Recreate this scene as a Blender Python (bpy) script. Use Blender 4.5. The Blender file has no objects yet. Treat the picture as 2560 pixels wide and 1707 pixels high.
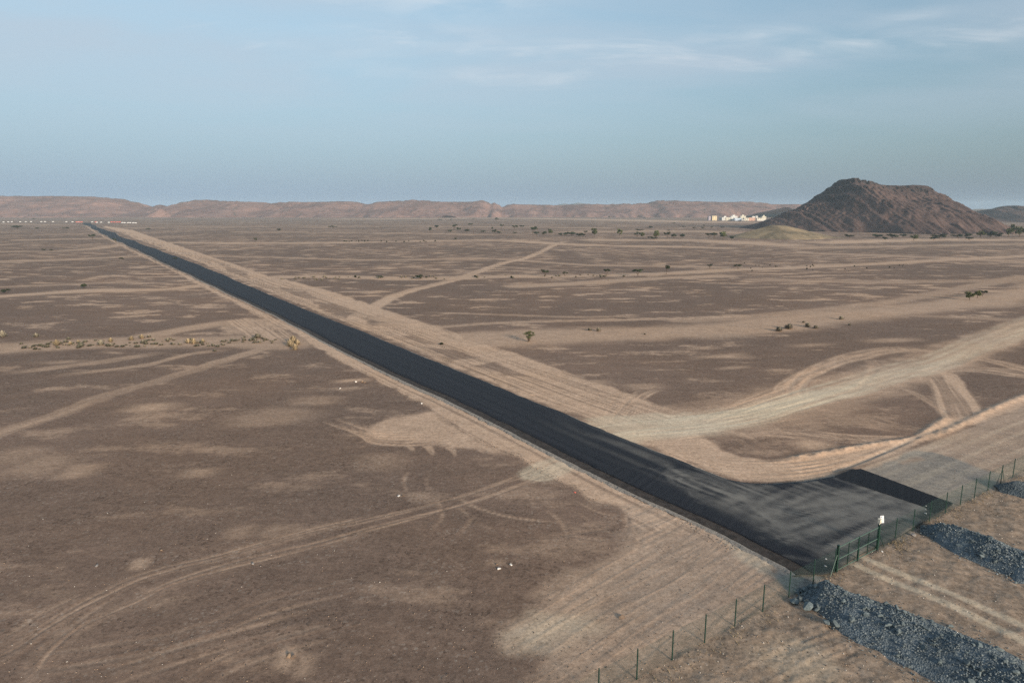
import bpy, bmesh, math, random
import numpy as np
from mathutils import Vector, Matrix
from mathutils.geometry import delaunay_2d_cdt

random.seed(7)
RNG = np.random.default_rng(7)
C = bpy.context.scene.collection
R = math.radians

# ------------------------------------------------------------------ camera
CAM_H = 27.2                                   # drone height above the plain, metres
FOC, CX, CY, HORIZON = 1706.67, 1280.0, 853.5, 525.0
PITCH = math.atan((CY - HORIZON) / FOC)
scene = bpy.context.scene
cam_d = bpy.data.cameras.new('camera')
cam_d.lens = 24.0
cam_d.sensor_width = 36.0
cam_d.clip_start = 0.5
cam_d.clip_end = 30000
cam = bpy.data.objects.new('camera', cam_d)
C.objects.link(cam)
cam.location = (0, 0, CAM_H)
cam.rotation_euler = (math.pi / 2 - PITCH, 0, 0)
scene.camera = cam

# ------------------------------------------------------------------ light, sky, exposure
SUN_EL, SUN_AZ = R(14), R(147)                 # azimuth clockwise from +Y (the view direction): behind, to the right
SUN_STRENGTH, SUN_ANGLE = 3.4, R(10)
SKY_STRENGTH = 0.10
# streaks of thin cloud: azimuth and elevation of the middle, half width and height (degrees), strength
CLOUDS = [(-5.5, 16.0, 7.5, 1.5, 0.75), (-2.0, 18.0, 5, 0.9, 0.5), (-9, 13.2, 4, 0.7, 0.30), (-3.5, 12.8, 3, 0.8, 0.35), (5.5, 12.6, 6, 0.8, 0.30), (-14, 12.2, 5, 1.2, 0.20), (-7, 10.8, 6, 1.0, 0.22),
          (18.0, 12.6, 3.6, 0.55, 0.75), (21.5, 11.2, 1.5, 0.5, 0.6), (25.5, 11.4, 3.2, 0.7, 0.7), (32.0, 11.2, 2.6, 0.8, 0.75), (28.5, 12.8, 2.6, 0.5, 0.45), (14, 11.4, 3, 0.5, 0.30), (36, 11.5, 3, .8, .4), (-33, 19, 5, 1, .3), (45, 14, 8, 1.2, .5), (-50, 15, 9, 1.2, .5)]
EXPOSURE = 0.92
HAZE_DENSITY = 0.000095
scene.view_settings.view_transform = 'Standard'
scene.view_settings.look = 'None'
scene.view_settings.gamma = 1
scene.view_settings.exposure = EXPOSURE
scene.view_settings.use_curve_mapping = False
scene.cycles.use_denoising = False
scene.cycles.denoiser = 'OPENIMAGEDENOISE'
scene.cycles.denoising_input_passes = 'RGB_ALBEDO_NORMAL'
scene.cycles.sample_clamp_indirect = 3.0
scene.cycles.max_bounces = 6
scene.cycles.volume_bounces = 1

sl = bpy.data.lights.new('sun', 'SUN')
sl.energy = SUN_STRENGTH
sl.angle = SUN_ANGLE
sl.color = (1.0, 0.85, 0.68)
sun = bpy.data.objects.new('sun', sl)
C.objects.link(sun)
SUN_DIR = Vector((math.sin(SUN_AZ) * math.cos(SUN_EL), math.cos(SUN_AZ) * math.cos(SUN_EL), math.sin(SUN_EL)))
sun.rotation_euler = SUN_DIR.to_track_quat('Z', 'Y').to_euler()


class Nodes:
    """tiny helper to wire shader nodes"""
    def __init__(self, tree):
        self.t = tree
        self.n = tree.nodes
        self.n.clear()

    def add(self, kind, **kw):
        nd = self.n.new(kind)
        for k, v in kw.items():
            setattr(nd, k, v)
        return nd

    def put(self, sock, v):
        if isinstance(v, bpy.types.NodeSocket):
            self.t.links.new(v, sock)
        elif isinstance(v, (tuple, list)) and len(v) == 3 and sock.type == 'RGBA':
            sock.default_value = (*v, 1)
        else:
            sock.default_value = v

    def math(self, op, a, b=0.0, c=0.0, clamp=False):
        nd = self.add('ShaderNodeMath', operation=op, use_clamp=clamp)
        self.put(nd.inputs[0], a)
        self.put(nd.inputs[1], b)
        self.put(nd.inputs[2], c)
        return nd.outputs[0]

    def vmul(self, v, k):
        nd = self.add('ShaderNodeVectorMath', operation='MULTIPLY')
        self.put(nd.inputs[0], v)
        self.put(nd.inputs[1], k if isinstance(k, tuple) else (k, k, k))
        return nd.outputs[0]

    def vadd(self, v, k):
        nd = self.add('ShaderNodeVectorMath', operation='ADD')
        self.put(nd.inputs[0], v)
        self.put(nd.inputs[1], k)
        return nd.outputs[0]

    def dot(self, v, k):
        nd = self.add('ShaderNodeVectorMath', operation='DOT_PRODUCT')
        self.put(nd.inputs[0], v)
        self.put(nd.inputs[1], k)
        return nd.outputs['Value']

    def noise(self, vec, scale, detail=4, rough=0.55, dist=0.0):
        nd = self.add('ShaderNodeTexNoise')
        self.put(nd.inputs['Vector'], vec)
        nd.inputs['Scale'].default_value = scale
        nd.inputs['Detail'].default_value = detail
        nd.inputs['Roughness'].default_value = rough
        nd.inputs['Distortion'].default_value = dist
        return nd.outputs['Fac']

    def voronoi(self, vec, scale, out='Color', feature='F1'):
        nd = self.add('ShaderNodeTexVoronoi', feature=feature)
        self.put(nd.inputs['Vector'], vec)
        nd.inputs['Scale'].default_value = scale
        return nd.outputs[out]

    def step(self, v, lo, hi, a=0.0, b=1.0):
        nd = self.add('ShaderNodeMapRange', interpolation_type='SMOOTHSTEP')
        self.put(nd.inputs['Value'], v)
        self.put(nd.inputs['From Min'], lo)
        self.put(nd.inputs['From Max'], hi)
        self.put(nd.inputs['To Min'], a)
        self.put(nd.inputs['To Max'], b)
        return nd.outputs['Result']

    def mix(self, f, a, b, kind='MIX'):
        nd = self.add('ShaderNodeMix', data_type='RGBA', blend_type=kind)
        self.put(nd.inputs[0], f)
        self.put(nd.inputs[6], a)
        self.put(nd.inputs[7], b)
        return nd.outputs[2]

    def scale_col(self, col, f):
        nd = self.add('ShaderNodeVectorMath', operation='SCALE')
        self.put(nd.inputs[0], col)
        self.put(nd.inputs['Scale'], f)
        return nd.outputs[0]

    def sep(self, v):
        nd = self.add('ShaderNodeSeparateXYZ')
        self.put(nd.inputs[0], v)
        return nd.outputs

    def attr(self, name):
        return self.add('ShaderNodeAttribute', attribute_name=name).outputs

    def bump(self, h, strength, dist, normal=None):
        nd = self.add('ShaderNodeBump')
        nd.inputs['Strength'].default_value = strength
        nd.inputs['Distance'].default_value = dist
        self.put(nd.inputs['Height'], h)
        if normal is not None:
            self.put(nd.inputs['Normal'], normal)
        return nd.outputs[0]


def lin(r, g, b):
    f = lambda c: (c / 255 / 12.92) if c <= 10 else ((c / 255 + 0.055) / 1.055) ** 2.4
    return (f(r), f(g), f(b))


world = bpy.data.worlds.new('World')
scene.world = world
world.use_nodes = True
W = Nodes(world.node_tree)
tc = W.add('ShaderNodeTexCoord').outputs['Generated']
sky = W.add('ShaderNodeTexSky', sky_type='NISHITA')
sky.sun_disc = False
sky.sun_elevation = SUN_EL
sky.sun_rotation = SUN_AZ
sky.altitude = 300
sky.air_density = 1.0
sky.dust_density = 1.2
sky.ozone_density = 1.5
dx, dy, dz = W.sep(tc)[:3]
elev = W.math('MAXIMUM', dz, 0.0)
K = 1.0 / SKY_STRENGTH
sky_c = W.add('ShaderNodeVectorMath', operation='MULTIPLY')
W.put(sky_c.inputs[0], sky.outputs[0]); sky_c.inputs[1].default_value = (1.06, 1.12, 1.04)
col = sky_c.outputs[0]
# veil of grey-blue dust that thickens to the horizon, the same all round
cosg = W.dot(tc, tuple(SUN_DIR))
cos2 = W.math('MULTIPLY', cosg, cosg)
col = W.mix(W.math('MULTIPLY', cos2, 0.60), col, tuple(c * K for c in (0.365, 0.440, 0.470)))
veil = W.math('POWER', 2.718, W.math('MULTIPLY', elev, -3.6))
# scattering in the dust is strongest towards and away from the sun
phase = W.math('ADD', 0.62, W.math('MULTIPLY', W.math('MULTIPLY', cosg, cosg), 0.56))
dustc = W.scale_col(tuple(c * K for c in (0.108, 0.158, 0.232)), phase)
col = W.mix(W.math('MULTIPLY', veil, 0.96), col, dustc)
# thin cloud sheets: projected on a plane overhead
inv = W.math('DIVIDE', 1.0, W.math('ADD', elev, 0.12))
cmb = W.add('ShaderNodeCombineXYZ')
W.put(cmb.inputs[0], W.math('MULTIPLY', dx, inv))
W.put(cmb.inputs[1], W.math('MULTIPLY', dy, inv))
cp = cmb.outputs[0]
sheet = W.noise(W.vmul(cp, (0.55, 0.9, 1)), 1.0, 5, 0.5, 0.4)
sheet = W.step(sheet, 0.36, 0.66)
sheet = W.math('MULTIPLY', sheet, W.step(elev, 0.06, 0.20))
col = W.mix(W.math('MULTIPLY', sheet, 0.62), col, tuple(c * K for c in (0.268, 0.310, 0.362)))
wisp = W.noise(W.vadd(W.vmul(cp, (0.95, 1.9, 1)), (3.1, 1.7, 0)), 1.0, 6, 0.62, 0.5)
wisp = W.step(wisp, 0.54, 0.76)
wisp = W.math('MULTIPLY', wisp, W.step(elev, 0.12, 0.22))
col = W.mix(W.math('MULTIPLY', wisp, 0.55), col, tuple(c * K for c in (0.42, 0.435, 0.455)))
# a few brighter streaks of cloud where they stand in the sky: azimuth, elevation, half sizes, strength
az = W.math('ARCTAN2', dx, dy)
el = W.math('ARCSINE', dz)
tex = W.noise(W.vadd(W.vmul(cp, (3.0, 5.6, 1)), (0.4, 2.2, 0)), 1.0, 4, 0.55, 0.4)
tex = W.step(tex, 0.30, 0.74)
tot = None
for a0, e0, sa, se, k in CLOUDS:
    u_ = W.math('MULTIPLY', W.math('SUBTRACT', az, R(a0)), 1 / R(sa))
    v_ = W.math('MULTIPLY', W.math('SUBTRACT', el, R(e0)), 1 / R(se))
    q_ = W.math('ADD', W.math('MULTIPLY', u_, u_), W.math('MULTIPLY', v_, v_))
    g_ = W.math('MULTIPLY', W.math('POWER', 2.718, W.math('MULTIPLY', q_, -1.0)), k)
    tot = g_ if tot is None else W.math('ADD', tot, g_)
tot = W.math('MULTIPLY', W.math('MULTIPLY', tot, tex), 0.60, clamp=True)
col = W.mix(tot, col, tuple(c * K for c in (0.44, 0.45, 0.465)))
bg = W.add('ShaderNodeBackground')
W.put(bg.inputs['Color'], col)
bg.inputs['Strength'].default_value = SKY_STRENGTH
wo = W.add('ShaderNodeOutputWorld')
W.t.links.new(bg.outputs[0], wo.inputs['Surface'])

# ------------------------------------------------------------------ helpers
cp_, sp_ = math.cos(PITCH), math.sin(PITCH)


def ray(px, py):
    x = (px - CX) / FOC
    z = -(py - CY) / FOC
    return (x, cp_ + sp_ * z, -sp_ + cp_ * z)


def g(px, py, z=0.0):
    """the place on the ground (height z) that the photograph shows at px, py"""
    d = ray(px, py)
    t = (z - CAM_H) / d[2]
    return (d[0] * t, d[1] * t)


def at_dist(px, py, Y):
    d = ray(px, py)
    t = Y / d[1]
    return (d[0] * t, Y, CAM_H + d[2] * t)


def tag(o, label=None, cat=None, group=None, kind=None):
    if label: o['label'] = label
    if cat: o['category'] = cat
    if group: o['group'] = group
    if kind: o['kind'] = kind
    return o


def mesh(name, v, f, mat=None, smooth=False):
    me = bpy.data.meshes.new(name)
    me.from_pydata([tuple(p) for p in v], [], f)
    if mat: me.materials.append(mat)
    if smooth:
        me.polygons.foreach_set('use_smooth', [True] * len(me.polygons))
    me.update()
    return me


def link(name, me, parent=None, loc=None, rot=None, scale=None):
    o = bpy.data.objects.new(name, me)
    C.objects.link(o)
    if parent is not None: o.parent = parent
    if loc is not None: o.location = loc
    if rot is not None: o.rotation_euler = rot
    if scale is not None: o.scale = scale
    return o


def empty(name, loc=(0, 0, 0), rz=0.0):
    o = bpy.data.objects.new(name, None)
    C.objects.link(o)
    o.empty_display_size = 0.2
    o.location = loc
    o.rotation_euler = (0, 0, rz)
    return o


class MB:
    """collects boxes and tubes into one mesh"""
    def __init__(self):
        self.v, self.f = [], []

    def box(self, x0, x1, y0, y1, z0, z1):
        b = len(self.v)
        self.v += [(x, y, z) for z in (z0, z1) for y in (y0, y1) for x in (x0, x1)]
        self.f += [tuple(b + i for i in q) for q in ((0, 2, 3, 1), (4, 5, 7, 6), (0, 1, 5, 4), (2, 6, 7, 3), (0, 4, 6, 2), (1, 3, 7, 5))]
        return self

    def tube(self, a, b, r, n=8, r2=None, caps=True):
        a, b = Vector(a), Vector(b)
        r2 = r if r2 is None else r2
        d = (b - a).normalized()
        u = d.orthogonal().normalized()
        w = d.cross(u)
        k = len(self.v)
        for p, rr in ((a, r), (b, r2)):
            for i in range(n):
                t = 2 * math.pi * i / n
                self.v.append(tuple(p + u * (math.cos(t) * rr) + w * (math.sin(t) * rr)))
        for i in range(n):
            j = (i + 1) % n
            self.f.append((k + i, k + j, k + n + j, k + n + i))
        if caps:
            self.f.append(tuple(k + i for i in reversed(range(n))))
            self.f.append(tuple(k + n + i for i in range(n)))
        return self

    def build(self, name, mat, parent=None, **kw):
        return link(name, mesh(name, self.v, self.f, mat), parent, **kw)


# ---- noise
def _hash(ix, iy, seed):
    h = (ix.astype(np.int64) * 374761393 + iy.astype(np.int64) * 668265263 + seed * 974634541) & 0xFFFFFFFF
    h = ((h ^ (h >> 13)) * 1274126177) & 0xFFFFFFFF
    h = (h ^ (h >> 16)) & 0xFFFFFF
    return h / float(0xFFFFFF)


def vnoise(x, y, seed=0):
    x = np.asarray(x, float); y = np.asarray(y, float)
    xi, yi = np.floor(x), np.floor(y)
    fx, fy = x - xi, y - yi
    fx = fx * fx * (3 - 2 * fx); fy = fy * fy * (3 - 2 * fy)
    a, b = _hash(xi, yi, seed), _hash(xi + 1, yi, seed)
    c, d = _hash(xi, yi + 1, seed), _hash(xi + 1, yi + 1, seed)
    return (a + (b - a) * fx) * (1 - fy) + (c + (d - c) * fx) * fy


def fbm(x, y, octv=4, seed=0, gain=0.5):
    s = np.zeros(np.shape(x)); a, tot = 1.0, 0.0
    for o in range(octv):
        s = s + a * vnoise(x * 2 ** o + 17.3 * o, y * 2 ** o - 9.1 * o, seed + o)
        tot += a; a *= gain
    return s / tot


def sstep(x, a, b):
    t = np.clip((x - a) / (b - a), 0, 1)
    return t * t * (3 - 2 * t)


# ------------------------------------------------------------------ materials
def principled(N, col, rough=0.9, normal=None, spec=0.3):
    p = N.add('ShaderNodeBsdfPrincipled')
    N.put(p.inputs['Base Color'], col)
    N.put(p.inputs['Roughness'], rough)
    p.inputs['Specular IOR Level'].default_value = spec
    if normal is not None: N.put(p.inputs['Normal'], normal)
    o = N.add('ShaderNodeOutputMaterial')
    N.t.links.new(p.outputs[0], o.inputs['Surface'])
    return p


def newmat(name):
    m = bpy.data.materials.new(name)
    m.use_nodes = True
    return m, Nodes(m.node_tree)


def speckled(name, c1, c2, scale=3.0, rough=0.85, bump=0.3, bdist=0.03, coords='Object', spec=0.3, obj_var=0.0):
    m, N = newmat(name)
    v = N.add('ShaderNodeTexCoord').outputs[coords]
    n = N.noise(v, scale, 5, 0.6)
    colr = N.mix(N.step(n, 0.3, 0.7), c1, c2)
    if obj_var:
        rnd = N.add('ShaderNodeObjectInfo').outputs['Random']
        colr = N.scale_col(colr, N.math('ADD', N.math('MULTIPLY', rnd, 2 * obj_var), 1 - obj_var))
    nb = N.bump(N.noise(v, scale * 3, 4, 0.6), bump, bdist) if bump else None
    principled(N, colr, rough, nb, spec)
    return m


def leafmat(name, c1, c2):
    m, N = newmat(name)
    geo = N.add('ShaderNodeNewGeometry')
    rnd = geo.outputs['Random Per Island']
    inst = N.add('ShaderNodeObjectInfo').outputs['Random']
    colr = N.mix(rnd, c1, c2)
    colr = N.scale_col(colr, N.math('ADD', N.math('MULTIPLY', inst, 0.5), 0.75))
    principled(N, colr, 0.85, None, 0.15)
    return m


M = {}
M['green_steel'] = speckled('green_steel', (0.005, 0.026, 0.018), (0.008, 0.038, 0.027), 6, 0.45, 0.05, 0.002, spec=0.4)
M['pale_green_steel'] = speckled('pale_green_steel', (0.060, 0.105, 0.085), (0.085, 0.135, 0.110), 6, 0.5, 0.05, 0.002, spec=0.4)
M['wire'] = speckled('wire', (0.018, 0.050, 0.040), (0.028, 0.068, 0.055), 6, 0.5, 0, spec=0.4)
M['white_panel'] = speckled('white_panel', (0.62, 0.63, 0.66), (0.42, 0.435, 0.455), 9, 0.5, 0.05, 0.002)
M['cream'] = speckled('cream', (0.66, 0.60, 0.48), (0.74, 0.68, 0.56), 9, 0.6, 0.05, 0.002)
M['dark_print'] = speckled('dark_print', (0.03, 0.035, 0.05), (0.05, 0.05, 0.06), 9, 0.6, 0)
M['rock'] = speckled('rock', (0.066, 0.088, 0.097), (0.140, 0.166, 0.170), 5, 0.85, 0.5, 0.03, obj_var=0.25)
M['white_stone'] = speckled('white_stone', (0.58, 0.56, 0.53), (0.75, 0.73, 0.70), 14, 0.8, 0.3, 0.01)
M['brown_stone'] = speckled('brown_stone', (0.13, 0.09, 0.065), (0.24, 0.17, 0.12), 12, 0.85, 0.4, 0.02)
M['grey_stone'] = speckled('grey_stone', (0.20, 0.18, 0.17), (0.30, 0.28, 0.26), 12, 0.85, 0.4, 0.02)
M['orange_stone'] = speckled('orange_stone', (0.28, 0.19, 0.12), (0.38, 0.26, 0.17), 12, 0.85, 0.4, 0.02)
M['red_plastic'] = speckled('red_plastic', (0.50, 0.10, 0.08), (0.58, 0.16, 0.12), 3, 0.5, 0)
M['white_paint'] = speckled('white_paint', (0.58, 0.58, 0.57), (0.66, 0.65, 0.64), 1.0, 0.6, 0)
M['wood_pole'] = speckled('wood_pole', (0.07, 0.055, 0.05), (0.11, 0.09, 0.08), 2, 0.8, 0)
M['bark'] = speckled('bark', (0.07, 0.05, 0.036), (0.13, 0.095, 0.07), 6, 0.9, 0.3, 0.02)
M['leaf_dark'] = leafmat('leaf_dark', (0.024, 0.034, 0.020), (0.052, 0.062, 0.034))
M['leaf_olive'] = leafmat('leaf_olive', (0.050, 0.062, 0.024), (0.115, 0.120, 0.055))
M['leaf_grey'] = leafmat('leaf_grey', (0.17, 0.150, 0.115), (0.30, 0.265, 0.20))
M['leaf_sage'] = leafmat('leaf_sage', (0.095, 0.092, 0.068), (0.185, 0.172, 0.125))
M['leaf_gold'] = leafmat('leaf_gold', (0.25, 0.195, 0.120), (0.40, 0.315, 0.205))


def make_ground_mat():
    m, N = newmat('desert_ground')
    pos = N.add('ShaderNodeNewGeometry').outputs['Position']
    a = N.attr('mask')
    sr = N.add('ShaderNodeSeparateColor')
    N.put(sr.inputs[0], a['Color'])
    sand, pale, grey = sr.outputs[0], sr.outputs[1], sr.outputs[2]
    earth = a['Alpha']
    tone = N.attr('tone')['Fac']
    n_big = N.noise(pos, 0.012, 4, 0.55)
    n_mid = N.noise(N.vmul(pos, (0.075, 0.15, 0.1)), 1.0, 5, 0.60)
    n_fine = N.noise(pos, 1.3, 6, 0.65)
    n_grit = N.noise(pos, 9.0, 4, 0.7)
    vor = N.voronoi(pos, 5.0)
    vsep = N.add('ShaderNodeSeparateColor'); N.put(vsep.inputs[0], vor)
    # dark gravel sheet
    base = N.mix(N.step(n_fine, 0.30, 0.70), (0.152, 0.103, 0.077), (0.207, 0.143, 0.107))
    base = N.mix(N.step(n_big, 0.40, 0.62), base, N.mix(0.5, base, (0.250, 0.166, 0.121)))
    far_ = N.step(N.dot(pos, (0.0, 1.0, 0.0)), 80.0, 300.0)
    # natural patches of blown sand between the gravel
    thr = N.math('SUBTRACT', 0.635, N.math('ADD', N.math('MULTIPLY', N.step(n_big, 0.35, 0.65), 0.08), N.math('MULTIPLY', far_, 0.055)))
    far = N.step(N.math('ADD', N.dot(pos, (0.0, 1.0, 0.0)), N.math('MULTIPLY', n_big, 60.0)), 70.0, 230.0)
    brk = N.math('MULTIPLY', N.math('SUBTRACT', N.noise(pos, 0.9, 5, 0.7), 0.5), 0.22)
    pv = N.math('ADD', N.math('SUBTRACT', n_mid, thr), brk)
    patch = N.math('MULTIPLY', N.step(pv, N.math('SUBTRACT', -0.02, N.math('MULTIPLY', N.math('SUBTRACT', 1.0, far), 0.06)), 0.075), N.math('ADD', 0.34, N.math('MULTIPLY', far, 0.38)))
    edge = N.math('MULTIPLY', N.math('SUBTRACT', N.noise(pos, 0.45, 6, 0.65), 0.5), 0.75)
    s = N.math('ADD', N.math('MULTIPLY', sand, 1.12), N.math('MULTIPLY', edge, N.math('MULTIPLY', sand, 1.2)), clamp=True)
    s = N.math('MAXIMUM', s, patch)
    sandc = N.mix(N.step(n_fine, 0.25, 0.75), (0.490, 0.334, 0.228), (0.610, 0.432, 0.305))
    c = N.mix(s, base, sandc)
    c = N.mix(earth, c, N.mix(N.step(n_fine, 0.3, 0.7), (0.205, 0.152, 0.110), (0.330, 0.250, 0.185)))
    c = N.mix(grey, c, N.mix(N.step(n_fine, 0.3, 0.7), (0.195, 0.188, 0.170), (0.255, 0.243, 0.217)))
    c = N.mix(pale, c, (0.64, 0.535, 0.390))
    # grit and pebbles
    dens = N.step(N.noise(pos, 0.16, 4, 0.6), 0.35, 0.65)
    dark = N.math('MULTIPLY', N.step(vsep.outputs[0], 0.78, 0.92), dens)
    light = N.math('MULTIPLY', N.step(vsep.outputs[1], 0.88, 0.97), N.step(N.noise(pos, 0.25, 3, 0.6), 0.42, 0.62))
    c = N.scale_col(c, N.math('ADD', 0.78, N.math('MULTIPLY', n_grit, 0.48)))
    rough_part = N.math('SUBTRACT', 1.0, N.math('MULTIPLY', s, 0.7))
    c = N.scale_col(c, N.math('SUBTRACT', 1.0, N.math('MULTIPLY', N.math('MULTIPLY', dark, rough_part), 0.35)))
    c = N.mix(N.math('MULTIPLY', light, 0.28), c, (0.42, 0.36, 0.30))
    sp1 = N.noise(pos, 4.2, 3, 0.75)
    sp2 = N.noise(N.vmul(pos, (1.0, 1.35, 1.0)), 1.5, 4, 0.78)
    c = N.scale_col(c, N.math('MULTIPLY', N.step(sp1, 0.33, 0.62, 0.84, 1.09), N.step(sp2, 0.34, 0.64, 0.91, 1.08)))
    mott = N.noise(N.vmul(pos, (0.20, 0.34, 0.3)), 1.0, 5, 0.65)
    c = N.scale_col(c, N.step(mott, 0.25, 0.75, 0.89, 1.11))
    c = N.mix(N.math('MULTIPLY', N.step(N.noise(pos, 0.035, 4, 0.6), 0.42, 0.62), 0.35), c, N.mix(1.0, c, (1.06, 0.98, 0.88), 'MULTIPLY'))
    c = N.scale_col(c, tone)
    h = N.math('ADD', N.math('MULTIPLY', n_grit, 0.5), N.math('MULTIPLY', n_fine, 1.0))
    nb = N.bump(h, 0.32, 0.09)
    principled(N, c, 0.95, nb, 0.12)
    return m


M['ground'] = make_ground_mat()


def make_asphalt(name, dark=1.0, dusty=True):
    m, N = newmat(name)
    pos = N.add('ShaderNodeNewGeometry').outputs['Position']
    uv = N.attr('uv_road')['Vector']
    streak = N.noise(N.vmul(uv, (2.2, 0.018, 1)), 1.0, 5, 0.6)
    grit = N.noise(pos, 14, 3, 0.7)
    c = N.mix(N.step(streak, 0.35, 0.70), (0.0115 * dark, 0.0125 * dark, 0.0165 * dark), (0.021 * dark, 0.0215 * dark, 0.0265 * dark))
    c = N.scale_col(c, N.math('ADD', 0.75, N.math('MULTIPLY', grit, 0.5)))
    if dusty:
        d = N.attr('dust')['Fac']
        blot = N.noise(pos, 0.5, 5, 0.6)
        d = N.math('MULTIPLY', d, N.step(blot, 0.2, 0.65, 0.45, 1.1), clamp=True)
        c = N.mix(d, c, (0.235, 0.215, 0.185))
    nb = N.bump(grit, 0.25, 0.012)
    principled(N, c, 0.74, nb, 0.22)
    return m


M['asphalt'] = make_asphalt('asphalt')
M['fresh_asphalt'] = make_asphalt('fresh_asphalt', 0.6, False)
M['prime'] = speckled('road_base_course', (0.026, 0.021, 0.018), (0.064, 0.050, 0.041), 1.6, 0.9, 0.5, 0.04)
M['gravel'] = speckled('shoulder_gravel', (0.19, 0.165, 0.140), (0.36, 0.315, 0.265), 5.5, 0.95, 0.8, 0.06)


def make_pile_mat(name, k):
    m, N = newmat(name)
    pos = N.add('ShaderNodeNewGeometry').outputs['Position']
    v = N.voronoi(pos, 9.0)
    vs = N.add('ShaderNodeSeparateColor'); N.put(vs.inputs[0], v)
    n = N.noise(pos, 2.0, 5, 0.6)
    c = N.mix(vs.outputs[0], (0.085 * k, 0.108 * k, 0.124 * k), (0.175 * k, 0.204 * k, 0.218 * k))
    c = N.mix(N.step(n, 0.35, 0.7), c, N.scale_col(c, 0.72))
    nb = N.bump(N.voronoi(pos, 9.0, 'Distance'), 0.9, 0.06)
    principled(N, c, 0.9, nb, 0.2)
    return m


M['pile'] = make_pile_mat('crushed_rock', 1.0)
M['pile_fine'] = make_pile_mat('fine_crushed_rock', 0.72)


def make_hill_mat(name, c_dark, c_light, c_rock, scale, spot=0.5):
    m, N = newmat(name)
    geo = N.add('ShaderNodeNewGeometry')
    pos = geo.outputs['Position']
    n1 = N.noise(pos, scale, 7, 0.62, 0.5)
    n2 = N.noise(pos, scale * 7, 6, 0.65)
    n3 = N.noise(pos, scale * 30, 3, 0.6)
    c = N.mix(N.step(n1, 0.36, 0.64), c_dark, c_light)
    scree = N.noise(N.vmul(pos, (scale * 4.5, scale * 2.0, scale * 1.2)), 1.0, 5, 0.65)
    c = N.mix(N.math('MULTIPLY', N.step(scree, 0.52, 0.70), 0.55), c, N.scale_col(c_light, 1.25))
    rk = N.attr('rocky')['Fac']
    rk = N.math('MULTIPLY', N.step(N.math('ADD', rk, N.math('MULTIPLY', N.math('SUBTRACT', n2, 0.5), 1.1)), 0.35, 0.75), 0.9)
    c = N.mix(rk, c, c_rock)
    c = N.scale_col(c, N.math('ADD', 0.62, N.math('MULTIPLY', n2, 0.76)))
    c = N.mix(N.math('MULTIPLY', N.step(n3, 0.62, 0.75), spot), c, N.scale_col(c, 0.45))
    nb = N.bump(n2, 0.55, 0.7 / scale * 0.02)
    principled(N, c, 0.95, nb, 0.1)
    return m


M['hill'] = make_hill_mat('dark_hill', (0.068, 0.046, 0.042), (0.118, 0.078, 0.067), (0.040, 0.036, 0.037), 0.02)
M['hillock'] = make_hill_mat('tan_hillock', (0.150, 0.120, 0.080), (0.300, 0.225, 0.140), (0.130, 0.115, 0.080), 0.045, 0.1)
M['ridge'] = make_hill_mat('far_ridge', (0.150, 0.088, 0.073), (0.255, 0.152, 0.122), (0.105, 0.074, 0.064), 0.008, 0.3)
M['peaks'] = make_hill_mat('far_peaks', (0.10, 0.08, 0.07), (0.14, 0.11, 0.09), (0.07, 0.06, 0.055), 0.004, 0.1)

# ------------------------------------------------------------------ ground sheet
half = R(46)
fine = np.linspace(-half, half, 1110)
coarse = np.linspace(half, 2 * math.pi - half, 62)[1:-1]
ang = np.concatenate([fine, coarse])
q = np.concatenate([np.linspace(CAM_H / 26.0, 0.024, 850), np.geomspace(0.0235, CAM_H / 7000.0, 60)])
rad = np.concatenate([[0.6, 7, 13, 18, 22.5], CAM_H / q])
NA, NR = len(ang), len(rad)
AA, RR = np.meshgrid(ang, rad)
GX, GY = (RR * np.sin(AA)).ravel(), (RR * np.cos(AA)).ravel()
NV = GX.size
GR = RR.ravel()
sand = np.zeros(NV); pale = np.zeros(NV); grey = np.zeros(NV); earth = np.zeros(NV)
tone = np.ones(NV)
GZ = (fbm(GX / 14, GY / 14, 3, 5) - 0.5) * 0.16 + (fbm(GX / 90, GY / 90, 2, 9) - 0.5) * 0.25
pert = fbm(GX / 3.2, GY / 3.2, 4, 31) - 0.5
pert_big = fbm(GX / 16, GY / 16, 4, 77) - 0.5


def smooth_line(P, n=6):
    P = np.asarray(P, float)
    if len(P) < 3: return P
    out = []
    Q = np.vstack([2 * P[0] - P[1], P, 2 * P[-1] - P[-2]])
    for i in range(1, len(Q) - 2):
        p0, p1, p2, p3 = Q[i - 1:i + 3]
        for t in np.arange(n) / n:
            out.append(0.5 * ((2 * p1) + (p2 - p0) * t + (2 * p0 - 5 * p1 + 4 * p2 - p3) * t * t + (3 * p1 - p0 - 3 * p2 + p3) * t ** 3))
    out.append(P[-1])
    return np.array(out)


def wl(px, z=0.0):
    return np.array([g(x, y, z) for x, y in px])


def dist_line(P, X, Y, margin):
    """indices near the polyline, signed side distance, length along"""
    lo, hi = P.min(0) - margin, P.max(0) + margin
    idx = np.nonzero((X > lo[0]) & (X < hi[0]) & (Y > lo[1]) & (Y < hi[1]))[0]
    x, y = X[idx], Y[idx]
    best = np.full(idx.size, 1e9); sd = np.zeros(idx.size); al = np.zeros(idx.size)
    acc = 0.0
    for a, b in zip(P[:-1], P[1:]):
        d = b - a; L = math.hypot(*d)
        if L < 1e-6: continue
        d = d / L
        rx, ry = x - a[0], y - a[1]
        t = np.clip(rx * d[0] + ry * d[1], 0, L)
        ex, ey = rx - d[0] * t, ry - d[1] * t
        dd = np.hypot(ex, ey)
        m = dd < best
        best[m] = dd[m]
        sd[m] = (np.sign(d[0] * ry - d[1] * rx) * dd)[m]
        al[m] = acc + t[m]
        acc += L
    keep = best < margin
    return idx[keep], sd[keep], al[keep], acc


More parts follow.
